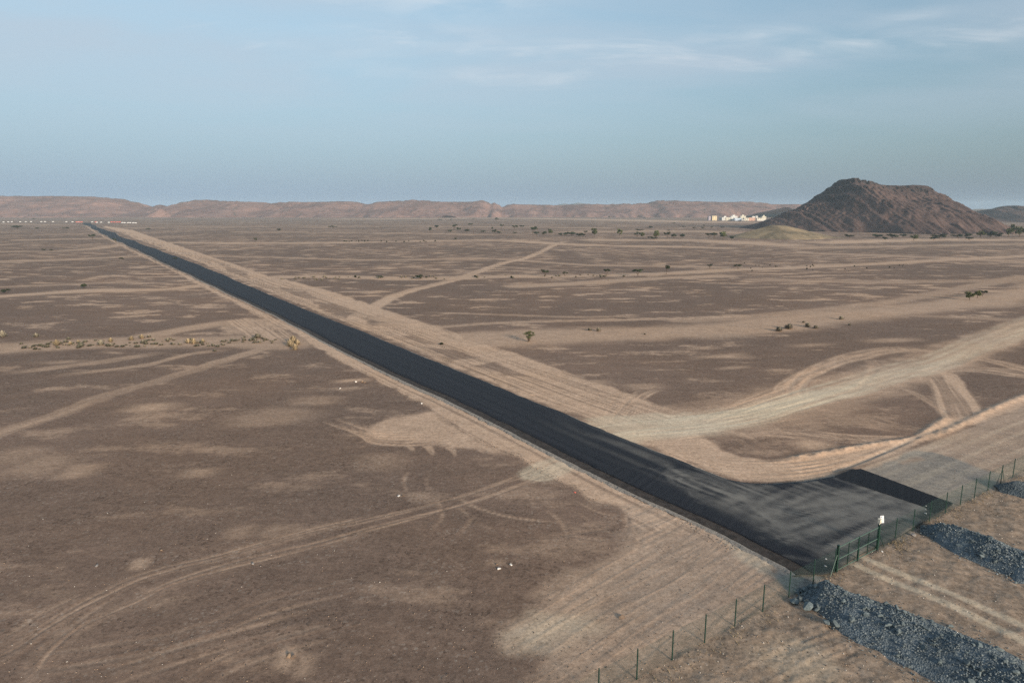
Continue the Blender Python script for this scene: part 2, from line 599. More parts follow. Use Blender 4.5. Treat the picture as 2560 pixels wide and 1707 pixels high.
def put(arr, idx, val):
    arr[idx] = np.maximum(arr[idx], val)


_seed = [100]


def band(arr, px, w, val=1.0, soft=0.4, rough=0.3, streak=0.0, freq=1.6, w2=None, fade=0.0, dz=0.0, coarse=False):
    """a strip of sand along a line; w half-width in metres, streak the share of parallel wheel lines in it"""
    _seed[0] += 3
    P = smooth_line(wl(px))
    wm = max(w, w2 or w)
    idx, d, s, L = dist_line(P, GX, GY, wm * (1 + rough) + soft * wm + 0.3)
    u = s / max(L, 1e-6)
    ww = w + ((w2 if w2 is not None else w) - w) * u
    n = (pert_big if coarse else pert)[idx]
    e = ww * (1 + rough * 2 * n) - np.abs(d)
    k = sstep(e, -soft * ww * 0.5, soft * ww * 0.5)
    v = np.full(idx.size, val)
    if streak:
        f = fbm(d * freq + 0.25 * np.sin(s * 0.11 + _seed[0]), s * 0.035, 3, _seed[0])
        v = val * ((1 - streak) + streak * sstep(f, 0.36, 0.66))
        GZ[idx] += k * (f - 0.5) * 0.035 * streak
    if fade:
        v = v * np.clip(np.minimum(u, 1 - u) / fade, 0, 1)
    put(arr, idx, k * v)
    if dz: GZ[idx] += dz * k
    return idx, k


def wheels(px, gauge=0.85, w=0.17, val=0.6, arr=None, twin=True, fade=0.12, depth=0.035, tread=0.0, wob=0.12):
    """the two wheel lines of a vehicle"""
    _seed[0] += 3
    arr = sand if arr is None else arr
    P = smooth_line(wl(px))
    idx, d, s, L = dist_line(P, GX, GY, gauge + 4 * w + 0.5)
    d = d + wob * np.sin(s * 0.23 + _seed[0])
    dd = np.abs(np.abs(d) - gauge) if twin else np.abs(d)
    # never thinner than the sheet can carry
    we = np.maximum(w, GR[idx] ** 2 / CAM_H * 0.00068 + GR[idx] * 0.0006)
    k = np.exp(-(dd / we) ** 2) * np.minimum(1, (w / we) * 1.9)
    n = fbm(s * 0.22, d * 0.8, 3, _seed[0])
    v = val * (0.45 + 0.9 * sstep(n, 0.25, 0.7))
    if fade:
        v = v * np.clip(np.minimum(s, L - s) / (fade * L), 0, 1)
    if tread:
        v = v * (1 - tread * (np.sin(s * 2 * math.pi / 0.55) > 0))
    put(arr, idx, np.clip(k * v, 0, 1))
    rim = np.exp(-((dd - 1.7 * we) / (0.8 * we)) ** 2)
    ends = np.clip(np.minimum(s, L - s) / (max(fade, 0.04) * L), 0, 1)
    GZ[idx] += (rim * 0.7 - k) * depth * 0.38 * np.minimum(1, w / we) * ends


def bundle(px, n, spread, arr=None, val=0.55, w=0.15, jit=6, **kw):
    """several passes of wheels over nearly the same line"""
    for i in range(n):
        o = random.uniform(-spread, spread)
        P = [(x + random.uniform(-jit, jit) + o * 0.35, y + o + random.uniform(-1, 1) * jit * 0.35) for x, y in px]
        wheels(P, val=val * random.uniform(0.6, 1.1), w=w * random.uniform(0.8, 1.25), arr=arr, gauge=random.uniform(0.7, 0.95), **kw)


def area(arr, px, val=1.0, soft=0.6, rough=1.0, coarse=False, world=False, mode='max'):
    """fill a patch of ground; soft and rough in metres"""
    P = np.array(px, float) if world else wl(px)
    lo, hi = P.min(0) - 2 * (soft + rough), P.max(0) + 2 * (soft + rough)
    idx = np.nonzero((GX > lo[0]) & (GX < hi[0]) & (GY > lo[1]) & (GY < hi[1]))[0]
    x, y = GX[idx], GY[idx]
    best = np.full(idx.size, 1e9); ins = np.zeros(idx.size, bool)
    for a, b in zip(P, np.roll(P, -1, 0)):
        d = b - a; L2 = d @ d + 1e-9
        t = np.clip(((x - a[0]) * d[0] + (y - a[1]) * d[1]) / L2, 0, 1)
        best = np.minimum(best, np.hypot(x - a[0] - d[0] * t, y - a[1] - d[1] * t))
        c = (a[1] > y) != (b[1] > y)
        xx = (b[0] - a[0]) * (y - a[1]) / (b[1] - a[1] + 1e-12) + a[0]
        ins ^= c & (x < xx)
    sd = np.where(ins, best, -best) + rough * 2 * (pert_big if coarse else pert)[idx]
    k = sstep(sd, -soft, soft) * val
    if mode == 'max': put(arr, idx, k)
    elif mode == 'cut': arr[idx] *= 1 - k
    return idx, k


# road edges as the photograph shows them (asphalt top at 0.25 m)
RZ = 0.25
ROAD_L = [(211.6, 556), (230, 566), (248.5, 577), (272, 589), (312, 607), (348.7, 624), (385.6, 641.5), (430, 663), (483, 686), (549, 717),
          (628, 754), (700, 787), (776.5, 825.5), (853, 866), (930, 903), (1019, 945), (1134, 995), (1233, 1042), (1302, 1076), (1404, 1127),
          (1506, 1177), (1608, 1226), (1700, 1267), (1776.5, 1300), (1853, 1335), (1910, 1366), (1968, 1394), (2006, 1413.5), (2029, 1429)]
ROAD_R = [(229, 556), (240.6, 564), (259, 573), (290.7, 582), (338, 602), (391, 622), (443.6, 641.5), (496, 661), (562, 687.6), (641, 722),
          (720, 755), (802, 788.5), (904, 827), (1006, 870), (1108, 911), (1210, 952), (1300, 990), (1404, 1030), (1506, 1075), (1608, 1115),
          (1710, 1154), (1738, 1167)]
EL = wl(ROAD_L, RZ)[::-1]
ER = wl(ROAD_R, RZ)[::-1]
road_xl = lambda Y: np.interp(np.log(Y), np.log(EL[:, 1]), EL[:, 0])
road_xr = lambda Y: np.interp(np.log(Y), np.log(ER[:, 1]), ER[:, 0])

# --- sand beside the road, right side
area(sand, [(262, 565), (330, 575), (420, 606), (560, 652), (668, 688), (760, 710), (850, 735), (940, 766), (1040, 800), (1130, 832), (1215, 862), (1310, 890),
            (1400, 925), (1480, 952), (1560, 980), (1640, 1012), (1715, 1035), (1640, 1060), (1540, 1072), (1404, 1024), (1300, 984), (1210, 946), (1108, 905),
            (1006, 864), (904, 821), (802, 782), (720, 749), (641, 716), (562, 682), (496, 655), (443, 636), (391, 616), (338, 597), (290, 577), (259, 568)],
     0.86, 0.8, 1.2)
for P in ([(549, 659), (615, 680), (623, 698), (575, 680)], [(694, 719), (760, 724), (800, 751), (755, 746)], [(776, 752), (853, 763), (894, 781), (866, 796), (815, 777)],
          [(909, 793), (955, 790), (1014, 810), (930, 815)], [(1060, 866), (1134, 876), (1200, 893), (1134, 899)], [(1180, 913), (1236, 905), (1310, 938), (1260, 936)],
          [(1010, 838), (1060, 846), (1090, 862), (1040, 856)]):
    area(sand, P, 0.75, 0.8, 1.6, mode='cut')
# --- left side
area(sand, [(205, 558), (235, 580), (330, 630), (420, 672), (504, 718), (585, 757), (658, 799), (740, 835), (836, 894), (880, 918), (938, 952), (982, 969),
            (1023, 992), (1084, 1026), (1150, 1075), (1220, 1110), (1278, 1136), (1336, 1165), (1412, 1207), (1489, 1253), (1546, 1268), (1600, 1330),
            (1850, 1350), (1700, 1285), (1608, 1240), (1506, 1192), (1404, 1142), (1302, 1092), (1233, 1056), (1134, 1010), (1019, 958), (930, 916), (853, 879), (776, 838),
            (700, 800), (628, 766), (549, 728), (483, 696), (430, 672), (385, 650), (312, 615), (248, 584)], 0.84, 0.5, 0.9)
area(sand, [(540, 805), (620, 795), (690, 805), (740, 835), (760, 855), (690, 850), (560, 830)], 0.8, 1.5, 2.5)
# long grader and wheel lines running with the road through both strips
sel = np.nonzero((GY > 50) & (GY < 900) & (sand > 0.15) & (np.abs(AA.ravel()) < 1.0))[0]
dl_ = road_xl(np.clip(GY[sel], 44, 1478)) - GX[sel]; dr_ = GX[sel] - road_xr(np.clip(GY[sel], 69, 1478))
dd_ = np.where(dr_ > 0, dr_, dl_)
on_ = (dd_ > 0.5) & (dd_ < 24) & ((dr_ > 0) | (dl_ > 0))
lines_ = fbm(dd_ * 2.4 + np.where(dr_ > 0, 0, 50), GY[sel] * 0.028, 4, 321, 0.65)
fade_ = sstep(dd_, 26, 10)
sand[sel] = np.clip(sand[sel] - on_ * fade_ * 0.50 * sand[sel] * sstep(lines_, 0.54, 0.36), 0, 1)
tone[sel] *= 1 - on_ * fade_ * 0.10 * sstep(lines_, 0.50, 0.40)
GZ[sel] += on_ * fade_ * (lines_ - 0.5) * 0.05
# --- churned tan ground by the fence
CH = [(1500, 1258), (1546, 1268), (1572, 1300), (1548, 1375), (1480, 1428), (1400, 1452), (1345, 1475), (1338, 1510), (1336, 1540), (1270, 1560), (1300, 1600), (1390, 1640), (1350, 1720),
      (1500, 1745), (1590, 1703), (1680, 1650), (1762, 1609), (1838, 1566), (1908, 1530), (1972, 1494), (1962, 1466), (1942, 1440), (1926, 1400), (1900, 1372), (1800, 1320), (1640, 1260)]
ci, ck = area(sand, CH, 0.60, 1.5, 1.8)
put(grey, ci, 0.30 * ck)
dirx, diry = np.array(g(1760, 1420)) - np.array(g(1420, 1640)); L_ = math.hypot(dirx, diry); dirx /= L_; diry /= L_
u = GX[ci] * dirx + GY[ci] * diry; v = -GX[ci] * diry + GY[ci] * dirx
rg = fbm(v * 1.5 + 0.9 * fbm(u * .12, v * .15, 2, 3), u * 0.10, 4, 41)
rough_zone = ck * sstep(v, np.percentile(v, 2), np.percentile(v, 30))
GZ[ci] += ck * (sstep(np.abs(rg - 0.5) * 2, 0.0, 0.45) - 0.5) * -0.036
sand[ci] = np.clip(sand[ci] + ck * (sstep(rg, 0.35, 0.7) - 0.5) * 0.16, 0, 1)
area(pale, [(1330, 1530), (1440, 1540), (1470, 1570), (1400, 1600), (1330, 1620), (1290, 1580)], 0.40, 1.2, 1.5)
area(pale, [(1800, 1335), (1900, 1372), (1930, 1400), (1942, 1440), (1900, 1430), (1840, 1390)], 0.42, 0.6, 1.0)
# --- fan of turning tracks left of the road
area(sand, [(1000, 1040), (1084, 1026), (1220, 1110), (1290, 1140), (1190, 1120), (1120, 1110), (1030, 1104), (960, 1098), (900, 1085), (930, 1060)], 0.75, 1.0, 1.2)
for k in range(9):
    o = k * 6 - 24
    wheels([(815 + k * 14, 1052 + o * .25), (880 + k * 6, 1080 + o * 0.45), (960, 1092 + o * .5), (1060, 1092 + o * .6), (1170, 1085 + o * .5)], val=0.6, w=0.2, fade=0.3, depth=0.04)
for a, b in (((1060, 1106), (1083, 1138)), ((1116, 1108), (1140, 1142)), ((1176, 1106), (1212, 1134)), ((1010, 1104), (1035, 1128))):
    band(sand, [a, ((a[0] + b[0]) / 2 + 4, (a[1] + b[1]) / 2), b], 0.55, 0.6, 1.0, 0.7, w2=0.2, fade=0.3)
# --- pale crossing and the long twin track to the lower left
CR = [(1420, 1152), (1366, 1176), (1278, 1211), (1183, 1244), (1068, 1274), (915, 1316), (800, 1340)]
band(pale, [(1450, 1140), (1400, 1163), (1350, 1184)], 2.2, 0.6, 0.5, 0.3, streak=0.8, freq=1.3)
for k in range(3):
    wheels([(x + random.uniform(-9, 9), y + random.uniform(-5, 5)) for x, y in CR] + [(700, 1366)], val=0.38, w=0.18, fade=0.3, depth=0.02)
TU = [(915, 1298), (800, 1321), (658, 1359), (542, 1394), (426, 1421), (348, 1444), (271, 1479), (193, 1518), (116, 1564), (39, 1615), (-40, 1660)]
TL = [(900, 1332), (774, 1367), (581, 1413), (426, 1460), (348, 1499), (232, 1549), (155, 1603), (110, 1650), (80, 1700)]
for P in (TU, TL):
    for o in (-5, 4):
        wheels([(x, y + o) for x, y in P], twin=False, w=0.15, val=0.4, fade=0.05, depth=0.03)
    band(sand, P, 0.9, 0.16, 0.9, 0.4, streak=0.6, freq=2.5)
for P in ([(900, 1460), (760, 1492), (658, 1518), (542, 1564), (426, 1599), (310, 1622), (155, 1648), (-20, 1660)],
          [(800, 1540), (640, 1580), (503, 1619), (387, 1653), (271, 1692), (180, 1730)], [(860, 1570), (700, 1612), (560, 1660), (470, 1720)],
          [(300, 1470), (200, 1530), (90, 1610), (0, 1680)], [(250, 1480), (130, 1540), (0, 1625)]):
    wheels(P, val=0.26, w=0.26, fade=0.25, depth=0.02)
    band(sand, P, 1.6, 0.14, 0.9, 0.5, streak=0.8, freq=1.5, fade=0.2)
# curved tread marks
for P in ([(1022, 1176), (1010, 1203), (1022, 1233)], [(1079, 1172), (1068, 1195), (1076, 1222), (1098, 1256), (1106, 1295), (1075, 1325)],
          [(1121, 1218), (1144, 1241), (1183, 1264), (1240, 1283), (1297, 1295), (1374, 1302), (1440, 1302)], [(1140, 1262), (1167, 1283), (1183, 1302), (1221, 1318), (1263, 1323)],
          [(1366, 1272), (1405, 1306), (1420, 1344)], [(1428, 1268), (1470, 1298), (1508, 1325), (1560, 1340)], [(1564, 1275), (1567, 1310), (1567, 1337)],
          [(1190, 1285), (1165, 1318), (1145, 1342)], [(1380, 1340), (1450, 1330), (1540, 1318)], [(1500, 1290), (1560, 1300), (1600, 1340), (1590, 1390)],
          [(1440, 1250), (1500, 1280), (1570, 1290)], [(1400, 1330), (1470, 1345), (1540, 1350)]):
    wheels(P, twin=False, w=0.26, val=0.36, fade=0.25, depth=0.03, tread=0.5, wob=0.0)
# --- diagonal track, far left
GDI = [(-60, 1108), (0, 1082), (146, 1036), (256, 992), (366, 960), (439, 938), (512, 916), (585, 894), (658, 872), (700, 860)]
band(sand, GDI, 1.7, 0.52, 0.5, 0.4, streak=0.45, freq=1.0)
band(sand, [(121, 941), (256, 927), (366, 912), (475, 886), (585, 872)], 1.2, 0.5, 0.7, 0.5, fade=0.2)
band(sand, [(0, 935), (121, 922), (256, 905), (420, 880)], 1.6, 0.4, 0.8, 0.6, fade=0.2)
# --- dry stream beds and bands of sand over the plain
for P, w, vv in (([(-80, 880), (80, 868), (250, 860), (420, 856), (600, 852), (720, 858)], 6.5, 0.55), ([(380, 838), (512, 815), (620, 804), (720, 815)], 4, 0.6),
                 ([(700, 692), (860, 692), (1050, 697), (1250, 692), (1450, 690), (1660, 684), (1850, 674), (2100, 664), (2560, 640)], 6, 0.7),
                 ([(1150, 850), (1300, 842), (1420, 838), (1647, 829), (1893, 814), (2090, 789), (2288, 770), (2485, 748), (2700, 700)], 9, 0.6),
                 ([(1700, 800), (1900, 790), (2100, 770), (2300, 742), (2560, 690)], 4, 0.45),
                 ([(1300, 716), (1450, 708), (1567, 700), (1800, 690)], 5, 0.6), ([(-60, 745), (200, 728), (400, 724), (520, 712)], 5, 0.75),
                 ([(-60, 720), (150, 712), (330, 704)], 3, 0.5), ([(-50, 655), (150, 650), (350, 640)], 7, 0.6), ([(-50, 630), (180, 626), (310, 612)], 8, 0.6),
                 ([(420, 607), (640, 608), (868, 606), (1100, 602), (1261, 601), (1450, 612), (1800, 620)], 12, 0.75),
                 ([(520, 640), (700, 644), (955, 651), (1210, 646), (1465, 662), (1800, 668)], 5, 0.55), ([(2000, 632), (2250, 640), (2560, 655)], 7, 0.55),
                 ([(1900, 700), (2200, 705), (2560, 700)], 5, 0.4), ([(60, 600), (300, 596)], 10, 0.6), ([(600, 580), (900, 582), (1200, 586)], 14, 0.5),
                 ([(300, 570), (700, 566), (1100, 566), (1500, 570)], 20, 0.5), ([(1500, 600), (1750, 602), (1950, 612)], 22, 0.7), ([(1450, 580), (1700, 578), (1900, 585)], 30, 0.55),
                 ([(2000, 620), (2200, 616), (2420, 612), (2560, 610)], 12, 0.5), ([(2080, 606), (2300, 600), (2600, 600)], 22, 0.8),
                 ([(900, 548), (1300, 546), (1800, 556)], 90, 0.65), ([(0, 560), (160, 562)], 30, 0.4),
                 ([(2100, 780), (2330, 790), (2560, 800)], 3, 0.35), ([(2400, 770), (2560, 762)], 2.5, 0.35)):
    band(sand, P, w, vv, 0.8, 0.55, coarse=True)
band(sand, [(880, 800), (940, 765), (986, 740), (1057, 719), (1144, 698), (1185, 683), (1261, 657), (1312, 646), (1353, 629), (1384, 613), (1414, 604)], 2.6, 0.85, 0.5, 0.3, streak=0.3, freq=0.7)
band(sand, [(1040, 822), (1098, 817), (1210, 808), (1363, 802), (1618, 797), (1873, 790)], 1.7, 0.75, 0.5, 0.3, streak=0.5, freq=0.8)
band(sand, [(940, 795), (1000, 806), (1080, 818)], 3.0, 0.7, 0.7, 0.4)
band(sand, [(1050, 780), (1250, 786), (1450, 792), (1620, 788)], 1.2, 0.45, 0.8, 0.4, fade=0.2)
# --- parallel track and windrows right of the road
for k in range(4):
    o = k * 7 - 10
    wheels([(640, 700 + o), (853, 757 + o), (980, 797 + o), (1134, 845 + o), (1287, 900 + o), (1400, 940 + o), (1560, 1000 + o)], val=0.8, w=0.25, depth=0.06)
for o in (0,):
    P = smooth_line(wl([(443, 628), (562, 672), (720, 737), (890, 810), (1006, 850), (1108, 893), (1230, 944), (1330, 985)]))
    i_, d_, s_, _ = dist_line(P, GX, GY, 1.2)
    k_ = np.exp(-(d_ / 0.28) ** 2); GZ[i_] += 0.13 * k_ * (0.5 + fbm(s_ / 1.5, d_, 2, 8)); tone[i_] *= 1 - 0.22 * k_
for k in range(7):
    a = random.uniform(0, 40)
    wheels([(1480 + a * 2, 1060), (1500 + a * 2.4, 1020), (1520 + a * 3, 985), (1540 + a * 3.6, 968)], twin=False, val=0.7, w=0.2, fade=0.3, depth=0.03)
bundle([(1390, 975), (1480, 990), (1560, 1000), (1640, 1020)], 6, 16, val=0.95, depth=0.03)
# --- pale dusty delta and the tracks that leave it
DEL = [(1520, 1082), (1597, 1071), (1745, 1056), (1893, 1031), (2041, 990), (2140, 962), (2238, 932), (2337, 906), (2436, 866), (2560, 820), (2700, 770)]
band(sand, DEL, 7.0, 0.7, 0.9, 0.35, streak=0.35, freq=0.7, w2=4.0)
band(pale, DEL[:6], 4.6, 0.85, 0.8, 0.3, streak=0.6, freq=1.2, w2=1.8)
band(pale, DEL[3:], 2.4, 0.62, 0.8, 0.3, streak=0.8, freq=1.2)
area(pale, [(1455, 1045), (1540, 1036), (1640, 1030), (1700, 1040), (1850, 1030), (1900, 1040), (1760, 1075), (1650, 1098), (1570, 1102)], 0.55, 0.8, 1.3)
for k in range(10):
    o = k * 6.5 - 26
    wheels([(1490 + k * 12, 1050 + o * .7), (1600, 1062 + o * .8), (1745, 1052 + o * .7), (1893, 1030 + o * .6), (2041, 990 + o * .4)], arr=pale, val=0.8, w=0.22, depth=0.05, twin=False)
bundle(DEL[2:], 9, 17, val=0.8, arr=pale, depth=0.04)
for _ in range(7):
    o = random.uniform(-9, 9)
    wheels([(1745, 1056), (1870, 1010 + o), (1977, 972 + o), (2016, 942 + o), (2090, 908 + o), (2164, 888 + o), (2238, 876 + o * .6), (2337, 879 + o * .5), (2436, 893), (2560, 923 + o * .5), (2700, 970)],
           val=0.85, w=0.2)
for _ in range(4):
    o = random.uniform(-7, 7)
    wheels([(1850, 1040), (2041, 985 + o), (2238, 935 + o * .6), (2337, 923 + o * .5), (2436, 923 + o * .4), (2560, 935 + o), (2700, 960)], val=0.85, w=0.2)
for k in range(8):
    o = random.uniform(-12, 12)
    wheels([(1990 + o * 2, 1000), (1970 + o * 2, 978 + o * .4), (1985 + o, 950), (2040 + o, 925), (2110, 905 + o * .4)], val=0.75, w=0.18, twin=bool(k % 2))
    wheels([(2150 + o, 975), (2185 + o, 940), (2190 + o, 915), (2165 + o, 895)], val=0.65, w=0.18, twin=False)
band(sand, [(2300, 930), (2327, 940), (2352, 972), (2367, 1011), (2381, 1046)], 1.5, 0.85, 0.5, 0.3, streak=0.6)
band(sand, [(2340, 930), (2367, 937), (2391, 972), (2416, 1011), (2430, 1041)], 1.6, 0.85, 0.5, 0.3, streak=0.6)
for k in range(5):
    o = random.uniform(-14, 14)
    wheels([(2200 + o, 950), (2290, 985 + o * .3), (2350, 1020 + o * .3), (2380 + o * .5, 1045)], val=0.45, w=0.18, twin=False)
    wheels([(1690, 1090), (1829, 1085 + o * .4), (1893, 1113 + o * .3), (1942, 1130)], val=0.65, w=0.2)
    wheels([(1850, 1075 + o * .4), (2000, 1085 + o * .5), (2150, 1098 + o * .4), (2290, 1096)], val=0.6, w=0.2, arr=sand)
    wheels([(1900, 1060 + o * .5), (2050, 1040 + o), (2160, 1050 + o), (2260, 1075 + o * .5)], val=0.38, w=0.2)
# --- sand between delta, road and yard
area(sand, [(1560, 1098), (1640, 1075), (1740, 1080), (1800, 1118), (1850, 1140), (1930, 1152), (2041, 1136), (2189, 1110), (2288, 1094), (2330, 1068), (2362, 1044), (2420, 1040), (2560, 988), (2700, 940),
            (2700, 960), (2560, 1018), (2400, 1075), (2270, 1122), (2160, 1165), (2085, 1185), (1990, 1203), (1850, 1202), (1738, 1163), (1620, 1115)], 0.82, 0.5, 0.8)
area(sand, [(1765, 1092), (1830, 1090), (1900, 1100), (2115, 1100), (2120, 1112), (2000, 1128), (1930, 1132), (1830, 1118)], 0.72, 0.6, 0.8, mode='cut')
for k in range(7):
    o = k * 7 - 22
    wheels([(1640, 1105 + o * .4), (1706, 1135 + o * .5), (1770, 1159 + o * .6), (1844, 1172 + o * .7), (1992, 1170 + o * .7), (2140, 1145 + o * .4), (2260, 1108 + o * .2)], val=0.9, w=0.24, depth=0.05, tread=0.3)
# heaped sand (berm) along the yard
for P, hgt in (([(1933, 1154), (2041, 1135), (2189, 1110), (2288, 1095), (2327, 1070), (2362, 1046), (2372, 1034)], 0.18), ([(2300, 1100), (2337, 1090), (2411, 1056), (2485, 1021), (2560, 990), (2700, 935)], 0.15)):
    P = smooth_line(wl(P))
    i_, d_, s_, L_ = dist_line(P, GX, GY, 3.0)
    n_ = 0.2 + 1.6 * fbm(s_ / 0.8, d_ / 0.8, 4, 21)
    taper = np.clip(np.minimum(s_, L_ - s_) / 4.0, 0.15, 1)
    k_ = np.exp(-(d_ / 0.6) ** 2) * n_ * taper
    GZ[i_] += hgt * k_
    put(sand, i_, np.clip(1.0 * k_, 0, 0.9))
P = smooth_line(wl([(2085, 1176), (2160, 1150), (2230, 1120), (2290, 1095), (2340, 1074)]))
i_, d_, s_, _ = dist_line(P, GX, GY, 1.5)
GZ[i_] -= 0.13 * np.exp(-(d_ / 0.25) ** 2); grey[i_] = np.maximum(grey[i_], 0.6 * np.exp(-(d_ / 0.3) ** 2))
# --- hard standing at the right (the yard) and grey gravel
YARD = [(2085, 1190), (2160, 1160), (2270, 1122), (2400, 1075), (2560, 1018), (2700, 968), (2700, 1120), (2560, 1188), (2500, 1212), (2381, 1268), (2325, 1300), (2240, 1355), (2150, 1395), (2080, 1440), (2040, 1440), (2100, 1300)]
yi, yk = area(sand, YARD, 0.62, 0.5, 0.5)
ydir = np.array(g(2560, 1050)) - np.array(g(2330, 1140)); ydir /= np.hypot(*ydir)
yu = GX[yi] * ydir[0] + GY[yi] * ydir[1]; yv = -GX[yi] * ydir[1] + GY[yi] * ydir[0]
st = fbm(yv * 1.5, yu * 0.05, 4, 61)
sand[yi] = np.clip(sand[yi] + yk * (st - 0.5) * 0.9, 0, 1)
put(grey, yi, 0.35 * yk)
put(pale, yi, 0.30 * yk * sstep(st, 0.45, 0.75))
area(grey, [(2085, 1190), (2150, 1176), (2235, 1145), (2285, 1124), (2330, 1127), (2385, 1142), (2437, 1168), (2505, 1186), (2492, 1215), (2381, 1268), (2325, 1300), (2240, 1355), (2150, 1400),
            (2075, 1440), (2050, 1430), (2200, 1300)], 0.82, 0.5, 0.7)
area(grey, [(2240, 1152), (2300, 1141), (2312, 1150), (2258, 1162)], 0.6, 0.5, 0.5, mode='cut')
area(grey, [(1926, 1390), (1965, 1398), (2010, 1424), (2060, 1440), (2085, 1436), (2040, 1462), (1985, 1492), (1962, 1470), (1940, 1440)], 0.85, 0.25, 0.3)
# --- rough earth inside the fence
FO = np.array((7.366, 35.84)); FS = np.array((2.486, 1.734))
fl = [tuple(FO + FS * t) for t in (-6, 0, 4, 8, 12, 16, 20, 26, 40)]
ei, ek = area(earth, fl + [(160, 60), (60, 8), (10, 8)], 0.92, 0.25, 0.35, world=True)
sand[ei] *= 1 - ek
en = fbm(GX[ei] / 1.3, GY[ei] / 1.3, 4, 55)
GZ[ei] += ek * (en - 0.5) * 0.22
put(sand, ei, ek * 0.75 * sstep(en, 0.5, 0.72))
area(pale, [(1900, 1640), (1990, 1600), (2050, 1640), (2080, 1707), (1950, 1720)], 0.22, 1.0, 1.5)
for P in ([(2110, 1396), (2139, 1410), (2208, 1441), (2325, 1487), (2441, 1541), (2560, 1600), (2700, 1670)], [(2160, 1392), (2181, 1402), (2247, 1429), (2363, 1475), (2479, 1526), (2560, 1562), (2700, 1622)]):
    band(pale, P, 0.36, 0.45, 0.9, 0.5)
    band(sand, P, 0.7, 0.8, 0.8, 0.3, dz=-0.05)
for k in range(5):
    o = random.uniform(-20, 20)
    wheels([(2290 + o, 1400), (2420, 1440 + o), (2560, 1500 + o), (2650, 1540)], val=0.5, w=0.2, tread=0.5)
    wheels([(1880 + o, 1720), (1990 + o, 1650), (2110, 1600 + o), (2200, 1580)], val=0.4, w=0.18, tread=0.4, depth=0.025)
# scattered sand scours near the camera
for x, y, w, v_ in ((380, 1018, 3.2, .55), (470, 1022, 1.2, .4), (160, 906, 2.6, .5), (500, 1180, 2.2, .42), (200, 1175, 2.5, .42), (110, 1160, 4.0, .34), (40, 1140, 3.5, .3), (350, 1410, 1.2, .55), (700, 1040, 4.5, .3),
                    (640, 1050, 4, .3), (880, 950, 2.2, .7), (790, 1000, 3, .35), (720, 1640, 1.6, .6), (760, 1660, 1.4, .4), (1240, 1405, 1.2, .5), (2060, 970, 2.0, .45), (2030, 1110, 2.2, .7), (2255, 985, 1.8, .5),
                    (1800, 890, 3.0, .6), (1830, 918, 1.8, .5), (2230, 850, 3.0, .55), (1750, 870, 2.0, .4), (1480, 955, 2.0, .5), (2030, 862, 2.5, .4), (1610, 965, 2.0, .45), (600, 1330, 2, .3), (950, 1150, 3, .25)):
    P = [(x - w * 30, y + 4), (x, y), (x + w * 30, y - 4)]
    band(sand, P, w * 0.62, v_, 1.3, 1.0, fade=0.4, coarse=True)
# keep the ground clear under the road bed
mroad = (GY > 40) & (GY < 1490) & (GX > road_xl(np.clip(GY, 44, 1480)) - 4.5) & (GX < road_xr(np.clip(GY, 69, 1480)) + 3.0) & (np.abs(AA.ravel()) < 1.2)
GZ[mroad] = np.clip(GZ[mroad], -0.1, 0.06)
flat_near = sstep(GR, 20, 27)
GZ *= flat_near

print('ground masks done')
me = bpy.data.meshes.new('ground')
co = np.stack([GX, GY, GZ], 1)
ii, jj = np.meshgrid(np.arange(NR - 1), np.arange(NA), indexing='ij')
j2 = (jj + 1) % NA
quads = np.stack([ii * NA + jj, ii * NA + j2, (ii + 1) * NA + j2, (ii + 1) * NA + jj], -1).reshape(-1, 4)[:, ::-1]
nf = len(quads)
cen = np.arange(NA, dtype=np.int64)
tris = np.stack([np.full(NA, NV), (cen + 1) % NA, cen], 1)
co = np.vstack([co, [[0, 0, 0]]])
me.vertices.add(NV + 1)
me.vertices.foreach_set('co', co.astype(np.float32).ravel())
me.loops.add(nf * 4 + NA * 3)
me.loops.foreach_set('vertex_index', np.concatenate([quads.ravel(), tris.ravel()]).astype(np.int32))
me.polygons.add(nf + NA)
me.polygons.foreach_set('loop_start', np.concatenate([np.arange(nf) * 4, nf * 4 + np.arange(NA) * 3]).astype(np.int32))
me.polygons.foreach_set('use_smooth', np.ones(nf + NA, bool))
me.update(calc_edges=True)
at = me.attributes.new('mask', 'FLOAT_COLOR', 'POINT')
at.data.foreach_set('color', np.vstack([np.stack([sand, pale, grey, earth], 1), [[0, 0, 0, 0]]]).astype(np.float32).ravel())
at = me.attributes.new('tone', 'FLOAT', 'POINT')
at.data.foreach_set('value', np.append(tone, 1).astype(np.float32))
me.materials.append(M['ground'])
ground = link('ground', me)
tag(ground, 'dark gravel desert plain with tan sand patches and wheel tracks', kind='structure')

# height of the ground anywhere, for standing things on it
_ang_sorted = fine


def gz(x, y):
    r = math.hypot(x, y); a = math.atan2(x, y)
    if abs(a) > half - 0.01 or r < 26: return 0.0
    j = int(np.clip(np.searchsorted(fine, a), 1, len(fine) - 1))
    i = int(np.clip(np.searchsorted(rad, r), 1, NR - 1))
    return float(GZ[i * NA + j])


